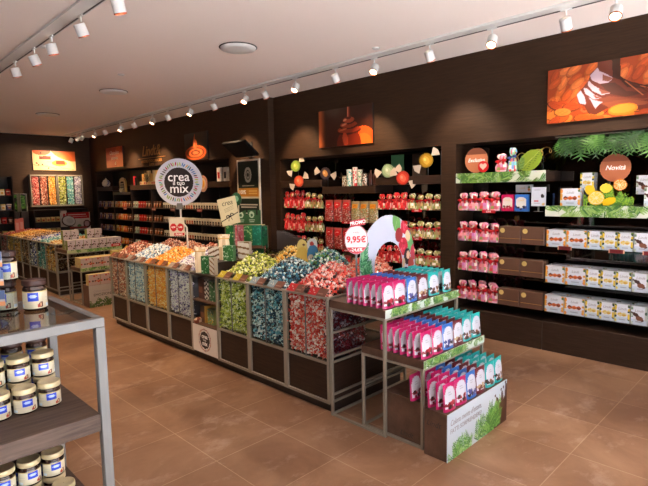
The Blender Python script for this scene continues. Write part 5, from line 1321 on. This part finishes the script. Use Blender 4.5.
# in the notch between the lilac and the green heap
def crumple(t):
    f = MB((206, 180, 146)); f.rings([(0, .05, .028, .7), (.13, .055, .03, .7), (.20, .05, .02, .8), (.235, .056, .008, .9), (.25, .06, .006, .9)], 14, lambda i, k: R.choice([(222, 200, 170), (200, 176, 140), (232, 214, 186)]), jit=.06); f.build('film_body', M['foil'], t)
    f = MB((40, 30, 28)); f.box(-.054, .054, -.024, .024, .208, .216); f.build('tie_band', M['gold'], t)
NZ = .8745
t = thing('kraft_bag', 'tall cream paper bag with dark folded top in front of green packages', 'gift bag', (2.60, 4.32, NZ), -.7); crumple(t)
t = thing('kraft_bag', 'second cream bag standing behind the tall cream one on counter', 'gift bag', (3.10, 4.62, TZ+.10), -.7) ; crumple(t)
t.location = (2.80, 4.20, NZ+.115)
f = MB(); f.box(-.22, .20, -.13, .14, 0, .114, b=.003); r = tag(f.build('display_riser', M['dark'], loc=(2.84, 4.20, NZ)), 'low dark riser block behind the cream paper bag on the counter', 'riser')
f.v = []
gift('green_package', 'dark green package with small white pattern beside the cream bag', 'gift', (2.585, 4.20, NZ), -PI/2+.45, .11, .05, .17, pat((46, 110, 62), [(220, 236, 220), (150, 200, 150), (30, 70, 44)], 34, .008))
gift('striped_package', 'white package with brown stripes leaning right of the green package', 'gift', (2.578, 4.09, NZ), -PI/2, .085, .04, .165, stripes((226, 222, 214), (150, 110, 60), .016, .5, .045))
gift('green_package', 'smaller green package behind the striped one on the dark riser', 'gift', (2.76, 4.08, NZ+.115), -PI/2+.3, .12, .05, .15, pat((56, 120, 66), [(220, 236, 220), (150, 200, 150)], 30, .008), seed=2)
gift('striped_package', 'white and brown striped package standing behind on the dark riser', 'gift', (2.90, 4.02, NZ+.115), -PI/2+.4, .13, .05, .18, stripes((230, 226, 220), (140, 110, 80), .02, .15, .06), seed=2)
gift('striped_package', 'white package with wavy brown bands low in front of the gift carton', 'gift', (2.72, 4.27, NZ+.115), -PI/2+.5, .12, .05, .13, stripes((236, 232, 222), (120, 84, 54), .018, -.4, .05), seed=3)
gift('green_package', 'dark green package with cream flecks at far left of the dark riser', 'gift', (2.88, 4.36, NZ+.115), -PI/2+.2, .12, .05, .16, pat((30, 96, 56), [(236, 236, 214), (120, 180, 120)], 30, .008), seed=4)
# acrylic platform with open carton of ribbons and header board
t = thing('gift_carton', 'open brown carton of green and pink printed gift packs on the counter', 'gift display', (3.16, 4.38, 1.055), -PI/4-.12)
f = MB((120, 84, 56)); w_, d_, h_ = .40, .2, .24
f.box(-w_/2, w_/2, .0, .01, 0, .03); f.box(-w_/2, w_/2, d_-.01, d_, 0, h_); f.box(-w_/2, -w_/2+.01, .0105, d_-.0105, 0, h_); f.box(-w_/2+.0105, w_/2, .0105, d_-.0105, 0, .01); f.build('carton', M['print'], t)
for q, (x, c, k2) in enumerate([(-.14, (50, 130, 70), 0), (-.045, (226, 120, 130), 1), (.05, (60, 140, 76), 0), (.145, (40, 140, 110), 2)]):
    cv = Cv(14, 30, .10, .235, c)
    for i in range(16): cv.ell(R.uniform(0, .1), R.uniform(0, .24), .012, .006, {0: (190, 226, 150), 1: (246, 190, 190), 2: (70, 180, 150)}[k2], R.uniform(0, 3))
    if k2 == 1: cv.line(.02, .2, .09, .02, .012, (206, 60, 80))
    f = MB(c); f.panel(cv.a, x-.05, x+.05, .012, .245, .014); f.box(x-.05, x+.05, .0143, .06, .012, .245); f.build('gift_pack', M['gloss'], t)
f = MB((226, 206, 160)); f.box(-w_/2, w_/2, .065, .18, .235, .245); f.build('filling', M['print'], t)
t2 = thing('acrylic_platform', 'clear acrylic platform carrying the open carton of gift packs', 'riser', (3.16, 4.38, .0), -PI/4-.12)
t2.location.z = TZ
f = MB(); f.box(-.25, .25, -.02, .24, .166, .172); f.build('platform', M['acryl'], t2)
for x in (-.24, .235):
    f = MB(); f.box(x, x+.005, -.02, .24, 0, .1655); f.build('side', M['acryl'], t2)
t = thing('header_board', 'dark green header board with three white icons above the gift carton', 'sign', (3.24, 4.50, 1.302), -PI/4-.1)
cv = Cv(64, 24, .42, .155, (50, 96, 50))
for q, x in enumerate((.10, .20, .32)): cv.ell(x, .105, .028, .036, (190, 206, 170)); cv.ell(x, .10, .014, .018, (60, 96, 60)); cv.line(x-.03, .05, x+.03, .05, .008, (196, 206, 180)); cv.line(x-.025, .03, x+.025, .03, .006, (196, 206, 180))
mk = (cv.Z < .03+cv.X*.5) & ((cv.Z < .105) | (np.abs(((cv.X-.05) % .11)-.05) < .045))
f = MB((50, 96, 50)); f.panel(cv.a, -.21, .21, 0, .155, 0, mask=mk); f.panel(cv.a, -.21, .21, 0, .155, .005, mask=mk); f.build('printed_board', M['print'], t)
t = thing('tilted_card', 'cream tilted card reading crea with a dark ribbon bow', 'sign', (2.98, 4.29, 1.12), -PI/4); t.scale = (.88, 1, 1)
cv = Cv(44, 60, .215, .28, (232, 216, 172))
cv.line(.0, .05, .215, .11, .010, (40, 34, 30)); cv.ell(.085, .088, .022, .016, (40, 34, 30), .3); cv.ell(.135, .10, .022, .016, (40, 34, 30), -.2)
cv.ell(.085, .088, .010, .007, (232, 216, 172), .3); cv.ell(.135, .10, .010, .007, (232, 216, 172), -.2); cv.line(.105, .09, .085, .04, .007, (40, 34, 30)); cv.line(.112, .09, .13, .045, .007, (40, 34, 30))
for z in (.165, .15, .135): cv.line(.06, z, .17, z+.02, .004, (160, 150, 120))
f = MB((232, 216, 172)); f.panel(cv.a, -.1075, .1075, 0, .28, 0); f.box(-.1075, .1075, .0004, .005, 0, .28); pc = f.build('printed_card', M['print'], t); pc.rotation_euler = (0, -.20, 0); pc.location = (-.02, 0, .14)
text(pc, 'crea', .075, -.0, .225, -.0015, 'ink', .0, .2)
f = MB(); f.tube([(0, .012, -.30), (0, .012, .25)], .005, 6); f.box(-.06, .06, -.03, .05, -.303, -.2995); f.build('stand', M['silver'], t)
t.location.z = TZ+.3035
t = thing('oval_tag', 'dark green oval tag with pale figure above the tilted cream card', 'sign', (3.03, 4.29, TZ+.045), -PI/4)
f = MB((34, 84, 46)); n = 28; f.prism([(.052*math.cos(2*PI*i/n), .655+.068*math.sin(2*PI*i/n)) for i in range(n)], 0, .006, col=(34, 84, 46)); f.prism([(.022*math.cos(2*PI*i/n), .66+.03*math.sin(2*PI*i/n)) for i in range(n)], -.003, -.0005, col=(130, 180, 140)); f.build('tag_disc', M['gloss'], t)
f = MB(); f.tube([(0, .012, -.045), (0, .012, .66)], .004, 6); f.build('rod', M['silver'], t)
gift('green_box', 'glossy green box standing right of the open gift carton', 'gift', (3.37, 4.33, TZ), -PI/4, .13, .08, .40, pat((30, 120, 76), [(60, 160, 110), (20, 90, 60)], 16, .02))
# chocolate tablets upright in a rack, acrylic trays
for k in range(6):
    f = MB((66, 44, 36)); f.box(-.045, .045, 0, .014, 0, .37-.014*k, b=.002)
    tag(f.build('dark_tablet', M['dark'], loc=(3.33, 3.95-.062*k, TZ), rz=-PI/4), 'tall dark brown tablet standing upright behind green heap, %s from the left' % ORD[k], 'chocolate bar', 'dark tablets in the acrylic rack')
t = thing('acrylic_tray', 'clear acrylic tray with small brown pieces behind the green heap', 'tray', (3.12, 3.80, TZ+.12), -PI/4)
f = MB()
f.box(-.11, .11, 0, .12, 0, .004); f.box(-.11, .11, 0, .004, .0042, .09); f.box(-.11, -.106, .0042, .12, .0042, .12); f.box(.106, .11, .0042, .12, .0042, .12); f.box(-.10, .10, .01, .11, -.12, -.001)
f.build('tray_body', M['acryl'], t)
f = MB((120, 70, 46)); [f.box(-.09+.045*q, -.055+.045*q, .02, .10, .005, .03, col=R.choice([(120, 70, 46), (160, 110, 70)])) for q in range(4)]; f.build('brown_pieces', M['print'], t)
t = thing('figure_card', 'yellow and blue cut-out card with two round figures behind teal heap', 'sign', (3.20, 3.42, TZ), -PI/4)
cv = Cv(40, 40, .22, .26, (1, 2, 3)); cv.ell(.06, .17, .05, .07, (240, 214, 120)); cv.ell(.06, .08, .06, .09, (236, 200, 90)); cv.ell(.155, .19, .05, .06, (220, 226, 226)); cv.ell(.16, .09, .055, .10, (60, 130, 180)); cv.ell(.15, .20, .02, .02, (190, 60, 50)); cv.ell(.075, .19, .012, .012, (120, 80, 50)); cv.ell(.14, .06, .03, .04, (230, 220, 200))
mk = ~np.all(cv.a == (1, 2, 3), axis=2); f = MB((236, 200, 90)); f.panel(cv.a, -.11, .11, .08, .34, 0, mask=mk); f.panel(cv.a, -.11, .11, .08, .34, .004, mask=mk); f.build('printed_card', M['print'], t)
f = MB(); f.box(-.05, .05, -.02, .03, 0, .003); f.box(-.01, .01, .0045, .008, .003, .2); f.build('stand', M['acryl'], t)
# tins inside the niche
for (y, x, z, w_, h_, c, lab) in [(4.33, 2.60, .609, .10, .20, (84, 44, 32), 'tall brown box on the upper niche shelf'), (4.32, 2.60, .371, .10, .17, (90, 50, 30), 'brown box with gold edge on lower niche shelf')]:
    f = MB(c); f.box(-w_/2, w_/2, 0, .12, 0, h_); f.box(w_/2-.02, w_/2+.0005, -.0005, .12, 0, h_+.0005, col=(206, 160, 70)) if z < .5 else None
    f.box(-w_/2+.01, w_/2-.03, -.001, -.0002, h_*.3, h_*.6, col=(130, 80, 54)); tag(f.build('brown_box', M['gloss'], loc=(x, y, z), rz=-PI/2), lab, 'box')
gift('zebra_box', 'black and white wavy striped box on the upper niche shelf', 'box', (2.60, 4.235, .609), -PI/2, .075, .1, .20, lambda cv: cv.a.__setitem__(slice(None), np.where(((cv.Z+.012*np.sin(cv.X*120)) % .045 < .022)[..., None], (28, 24, 24), (236, 230, 220))))
gift('green_box', 'green and white patterned box at right on the upper niche shelf', 'box', (2.60, 4.14, .609), -PI/2, .09, .1, .19, pat((70, 130, 80), [(236, 240, 230), (30, 80, 50)], 26, .009), seed=5)
gift('green_box', 'green and white patterned box on the lower niche shelf', 'box', (2.60, 4.18, .371), -PI/2, .11, .1, .15, pat((120, 160, 110), [(236, 240, 230), (30, 80, 50), (220, 180, 60)], 30, .009), seed=6)
f = MB((206, 180, 150)); f.rings([(0, .04, .02, .7), (.03, .045, .022, .8), (.05, .02, .01, 1)], 12, lambda i, k: R.choice([(206, 180, 150), (120, 60, 40)]), jit=.05); tag(f.build('small_film_bag', M['foil'], loc=(2.565, 4.36, .371)), 'small crumpled film bag at the front of lower niche shelf', 'gift bag')

# ================================================================ far island at the left
FX, FD, FT = 2.655, .80, .86
fb = [('gold', 'golden brown'), ('mint', 'turquoise'), ('royal', 'royal blue and white'), ('choc', 'chocolate brown'), ('gold', 'amber gold'), ('yellow', 'pale yellow'), ('cherry', 'cherry red')]
for i, (pal, nm) in enumerate(fb):
    y0 = 8.87+.5*i; y1 = y0+.5
    glass_unit(FX, y0, y1, FD, FT, 'counter unit of the far left island holding %s sweets' % nm, 'glazed sweets counter units of the far island', end=(i == 0))
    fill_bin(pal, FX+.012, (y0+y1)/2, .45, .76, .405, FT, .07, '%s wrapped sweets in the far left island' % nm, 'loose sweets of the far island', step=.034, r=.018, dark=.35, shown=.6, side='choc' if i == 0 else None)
# boxes and tables at its near end
T3 = nest_table('nesting_table', 2.655, 3.52, 8.30, 8.845, .80, .05, 'tallest display table at the near end of the far island', leaf_strip(.865, .06, 60, 6, (196, 206, 150), 10))
T4 = nest_table('nesting_table', 2.675, 3.45, 7.83, 8.27, .56, .05, 'middle display table in front of the far island', leaf_strip(.775, .06, 60, 6, (196, 206, 150), 10))
t = thing('display_plinth', 'low dark plinth box with printed front below the far tables', 'display plinth', (2.68, 7.56, 0))
f = MB(); f.box(0, .74, .005, .24, 0, .325, b=.002); f.build('box_body', M['shelfwood'], t)
cv = Cv(60, 26, .74, .325, (206, 196, 186)); [cv.palm(R.uniform(0, .7), -.02, R.uniform(.08, .15), R.uniform(.9, 2.3), [(70, 100, 50), (110, 130, 70)], 8, .4, .5) for q in range(14)]
f = MB((206, 196, 186)); f.panel(cv.a, 0, .74, 0, .325, 0); f.box(0, .74, .0004, .0045, 0, .325); pf = f.build('printed_front', M['print'], t)
text(pf, "Colora mente d'estate", .05, .06, .235, mat='greyink', align='LEFT', shear=.2, sx=.8); text(pf, 'EMOZIONI', .055, .06, .18, mat='ink', align='LEFT')
R.seed(3)
def box_mesh(w, d, h, top, front, side, spots, n=14, seed=0):
    R.seed(seed); cv = Cv(max(6, int(w*90)), max(5, int(h*90)), w, h, front)
    for q in range(n): cv.ell(R.uniform(0, w), h*R.uniform(.1, .9) if q % 2 else h*.4, .012, .012, R.choice(spots))
    f = MB(side); f.panel(cv.a, -w/2, w/2, 0, h, -.0004); f.box(-w/2, w/2, 0, d, 0, h-.001, col=side); f.box(-w/2, w/2, 0, d, h-.0009, h, col=top)
    return f.mesh('chocolate_box', M['print'])
bA = box_mesh(.115, .10, .15, (226, 214, 196), (206, 190, 190), (150, 160, 90), [(70, 40, 40), (110, 60, 50)], 6, 1)
bB = box_mesh(.165, .11, .145, (226, 200, 140), (206, 180, 170), (214, 190, 130), [(200, 70, 40), (80, 50, 40), (226, 120, 60)], 12, 2)
for r_ in range(2):
    for k in range(7):
        simple(bA, 'chocolate_box', (2.73+.121*k, 8.31+.13*r_, .801), 0, 'pinkish white box with dark print on tallest far table, %s rank, %s from left' % (['front', 'back'][r_], ORD[k]), 'box of chocolates', 'pinkish boxes on the tallest far table')
for r_ in range(2):
    for k in ([0, 1] if r_ == 0 else [3, 4]):
        simple(bA, 'chocolate_box', (2.73+.121*k, 8.60, .801+0.0), 0, 'pinkish box at the back of tallest far table, %s from left' % ORD[k], 'box of chocolates', 'pinkish boxes at the back of the far table') if False else simple(bA, 'chocolate_box', (2.72+.121*k, 8.45, .801+.1505), 0, 'pinkish box stacked on others at tallest far table, %s from left' % ORD[k], 'box of chocolates', 'pinkish boxes stacked on top')
for lv in range(1):
    for r_ in range(2):
        for k in range(4): simple(bB, 'chocolate_box', (2.77+.172*k, 7.84+.125*r_, .561), 0, 'cream box with orange flower print on middle far table, %s rank, %s from left' % (['front', 'back'][r_], ORD[k]), 'box of chocolates', 'orange flower boxes on the middle far table')
for r_ in range(1):
    for k in range(4): simple(bB, 'chocolate_box', (2.775+.172*k, 7.58, .326), 0, 'cream box with orange flower print on the far low plinth, %s from left' % ORD[k], 'box of chocolates', 'orange flower boxes on the far plinth', (1, 1, 1.1))
t = thing('yellow_star_bag', 'yellow pointed cloth bag lying before the red labelled box', 'gift bag', (3.42, 7.97, .7075))
f = MB((226, 176, 70)); f.prism([(-.13, 0), (.13, 0), (.10, .05), (.04, .07), (.02, .13), (-.03, .08), (-.09, .06)], -.09, -.02); f.build('bag_body', M['print'], t)
f = MB((206, 36, 40)); f.box(-.075, .075, 0, .003, 0, .045); f.box(-.05, .05, -.001, -.0002, .015, .03, col=(240, 214, 206)); tag(f.build('red_label', M['print'], loc=(3.42, 8.303, .80)), 'red rectangular label on the far table boxes', 'label')
for k in range(2):
    f = MB((240, 220, 130)); f.box(-.05, .05, 0, .08, 0, .075); tag(f.build('yellow_box', M['print'], loc=(3.22+.115*k, 7.85, .7075)), 'small pale yellow box on top of flower boxes, %s of two' % ['left', 'right'][k], 'box', 'small yellow boxes')
for k, (x, y) in enumerate([(2.80, 9.35), (2.95, 9.9), (2.8, 11.6), (2.95, 11.9)]):
    f = MB((226, 120, 110)); f.box(-.04, .04, -.03, .03, 0, .28, b=.004); f.box(-.025, .025, -.031, -.0302, .05, .2, col=(236, 170, 160))
    if k > 1: tag(f.build('coral_carton', M['gloss'], loc=(x, y, FT+.06)), 'slim coral pink carton standing on the far island, %s of two' % ['nearer', 'farther'][k-2], 'carton', 'coral cartons on the far island')
# ================================================================ near metal shelf with jars of spread
SX0, SX1, SY0, SY1 = -.55, .553, 1.454, 1.917
t = thing('metal_shelf_table', 'silver framed shelf table with glass top in the left foreground', 'shelf', (0, 0, 0))
s = .026
for (x, y) in ((SX1-s, SY0), (SX1-s, SY1-s), (SX0, SY0), (SX0, SY1-s)):
    f = MB(); f.box(x, x+s, y, y+s, 0, 1.272, b=.0015); f.build('leg', M['silver'], t)
for (a, b_, c_, d_) in ((SX0, SX1, SY0, SY0+s), (SX0, SX1, SY1-s, SY1), (SX0, SX0+s, SY0+s+.0002, SY1-s-.0002), (SX1-s, SX1, SY0+s+.0002, SY1-s-.0002)):
    f = MB(); f.box(a, b_, c_, d_, 1.2725, 1.2985, b=.0015); f.build('top_rail', M['silver'], t)
f = MB(); f.box(SX0+s+.001, SX1-s-.001, SY0+s+.001, SY1-s-.001, 1.290, 1.297); f.build('glass_top', M['tableglass'], t)
for z in (1.017, .722, .42):
    f = MB(); f.box(SX0+s+.001, SX1-.008 if False else SX1-s-.001, SY0+.004, SY1-.002, z-.052, z, b=.0015)
    f.build('shelf_board', M['greywood'], t)
LIDG = pbr('gold jar lid', (206, 190, 150), .4, metal=.3, bump=.05); LIDB = pbr('brown jar lid', (58, 34, 28), .45)
M['jarglass'] = pbr('dark spread behind glass', (48, 28, 22), .12, coat=.4)
def jar(big=False, lid=LIDG):
    t = thing('spread_jar', 'x', 'jar of spread'); r_ = .038; h = .073 if not big else .095
    f = MB((52, 30, 24)); n = 28
    prof = [(r_*.90, 0), (r_, .004), (r_, .010), (r_, h*.82), (r_*.96, h*.9), (r_*.86, h*.95), (r_*.86, h)]
    f.lathe(prof, n); f.build('glass_body', M['jarglass'], t, smooth=True)
    # printed band wrapped round the front
    nx, nz = 44, 16; cv = Cv(nx, nz, 1, 1, (204, 196, 170)); 
    cv.rect(.40, .78, .42, .98, (24, 60, 190)); cv.ell(.58, .72, .12, .10, (170, 190, 230), .2); cv.ell(.84, .22, .07, .18, (90, 40, 30)); cv.ell(.84, .22, .035, .09, (226, 180, 140)); cv.ell(.76, .16, .04, .12, (170, 60, 40))
    cv.rect(.05, .20, .06, .22, (190, 210, 226)); 
    for z in (.8, .7, .6, .5, .4): cv.line(.06, z, .30, z, .03, (190, 184, 170))
    cv.rect(0, 1, 0, .03, (190, 184, 160)); cv.rect(0, 1, .95, 1, (190, 170, 110))
    f = MB((214, 208, 190)); b0 = 0; a0, a1 = -PI*.5-2.5, -PI*.5+2.5
    for j in range(nz+1):
        for i in range(nx+1): a = a0+(a1-a0)*i/nx; f.v.append(((r_+.0006)*math.cos(a), (r_+.0006)*math.sin(a), h*.10+h*.68*j/nz))
    for j in range(nz):
        for i in range(nx): a = j*(nx+1)+i; f.face((a, a+1, a+nx+2, a+nx+1), 0, cv.a[j, (i*2) % nx])
    f.build('printed_band', M['foil'], t, smooth=True)
    f = MB(); f.lathe([(r_*1.0, h+.0005), (r_*1.03, h+.002), (r_*1.03, h+.017), (r_*.99, h+.020), (r_*.93, h+.0205), (r_*.90, h+.0185), (.001, h+.0185)], 32, caps=False)
    f.build('lid', lid, t, smooth=True)
    return t
JG = Proto(jar()); JB = Proto(jar(True, LIDB)); JH = .0935*.8
SN = {1.017: 'upper wooden shelf', .722: 'lower wooden shelf'}
def jars(z, rows, seedx):
    for (y, xs, st, what) in rows:
        for k, x in enumerate(xs):
            for l in range(st):
                JG.put((x, y, z+.001+l*JH), R.uniform(.75, 1.1), 'gold lidded jar, %s, %s row, %s from right%s' % (SN[z], what, ORD[k], ', %s' % (['bottom of stack', 'top of stack'][l]) if st > 1 else ''), 'jar of spread', 'gold lidded jars on the %s' % SN[z], (.8, .8, .8))
R.seed(17)
jars(1.017, [(1.640, [.446, .379, .312, .245, .178, .11], 1, 'front'), (1.708, [.453, .385, .317, .249, .18], 2, 'middle')], 0)
jars(.722, [(1.565, [.445, .378, .311, .244, .177], 1, 'front'), (1.640, [.442, .376, .309, .242, .175], 2, 'middle')], 0)
for k, x in enumerate((.455, .385, .315, .245)):
    for l in range(2):
        JB.put((x, 1.775, 1.018+l*.0926), R.uniform(0, .5), 'brown lidded jar at the back of upper shelf, %s from right, %s of stack' % (ORD[k], ['bottom', 'top'][l]), 'jar of spread', 'brown lidded jars at the back of the upper shelf', (.78, .78, .8))
        
for k, x in enumerate((.45, .38, .31, .24)):
    JB.put((x, 1.715, .723), R.uniform(0, .5), 'brown lidded jar at the back of lower shelf, %s from right' % ORD[k], 'jar of spread', 'brown lidded jars at the back of the lower shelf', (.8, .8, 1.25))
GT = 1.2985
JB.put((.452, 1.735, GT-.0008), .6, 'large brown lidded jar alone on the glass top', 'jar of spread', 'jars on the glass top', (.88, .88, .82))
JB.put((.385, 1.79, GT-.0008), .4, 'brown lidded jar on the glass top, bottom of the stack', 'jar of spread', 'jars on the glass top', (.8, .8, .8))
JB.put((.392, 1.79, GT-.0008+.0926), .8, 'brown lidded jar on the glass top, upper one of the stack', 'jar of spread', 'jars on the glass top', (.8, .8, .8))
JB.put((.31, 1.77, GT-.0008), .2, 'brown lidded jar at the left edge of the glass top', 'jar of spread', 'jars on the glass top', (.8, .8, .8))
t = thing('acrylic_leaflet_holder', 'clear acrylic holder with small blue and orange pictured cards on glass top', 'card holder', (.335, 1.70, GT-.0008), -.5)
f = MB(); f.box(-.05, .05, 0, .003, 0, .20); f.box(-.05, .05, .003, .06, 0, .003); f.build('holder', M['acryl'], t)
for z in (.035, .095, .15):
    cv = Cv(14, 14, .05, .05, (190, 180, 176)); cv.rect(0, .05, .02, .05, (90, 110, 150)); cv.ell(.025, .03, .012, .012, (220, 226, 236)); cv.rect(0, .05, 0, .015, (226, 150, 100))
    f = MB((190, 180, 176)); f.panel(cv.a, -.03, .03, z, z+.045, -.002); f.box(-.03, .03, -.0016, -.0003, z, z+.045); f.build('pictured_card', M['print'], t)
t = thing('round_glass_plate', 'round clear plate lying on the glass top at the left edge', 'plate', (.22, 1.60, GT-.0008))
f = MB(); f.lathe([(.11, 0), (.125, .003), (.128, .006), (.122, .006), (.10, .003)], 40, caps=True); f.build('plate_body', M['acryl'], t, smooth=True)
# ================================================================ lettering becomes plain meshes
bpy.context.view_layer.update()
dg = bpy.context.evaluated_depsgraph_get()
cache = {}; done = []
for o in [o for o in bpy.context.scene.objects if o.type == 'FONT']:
    if o.data.name not in cache:
        cache[o.data.name] = bpy.data.meshes.new_from_object(o.evaluated_get(dg))
    done.append((o, cache[o.data.name]))
for o, me in done:
    n = bpy.data.objects.new('lettering', me); C.objects.link(n); n.parent = o.parent
    n.location = o.location; n.rotation_euler = o.rotation_euler; n.scale = o.scale
    bpy.data.objects.remove(o)
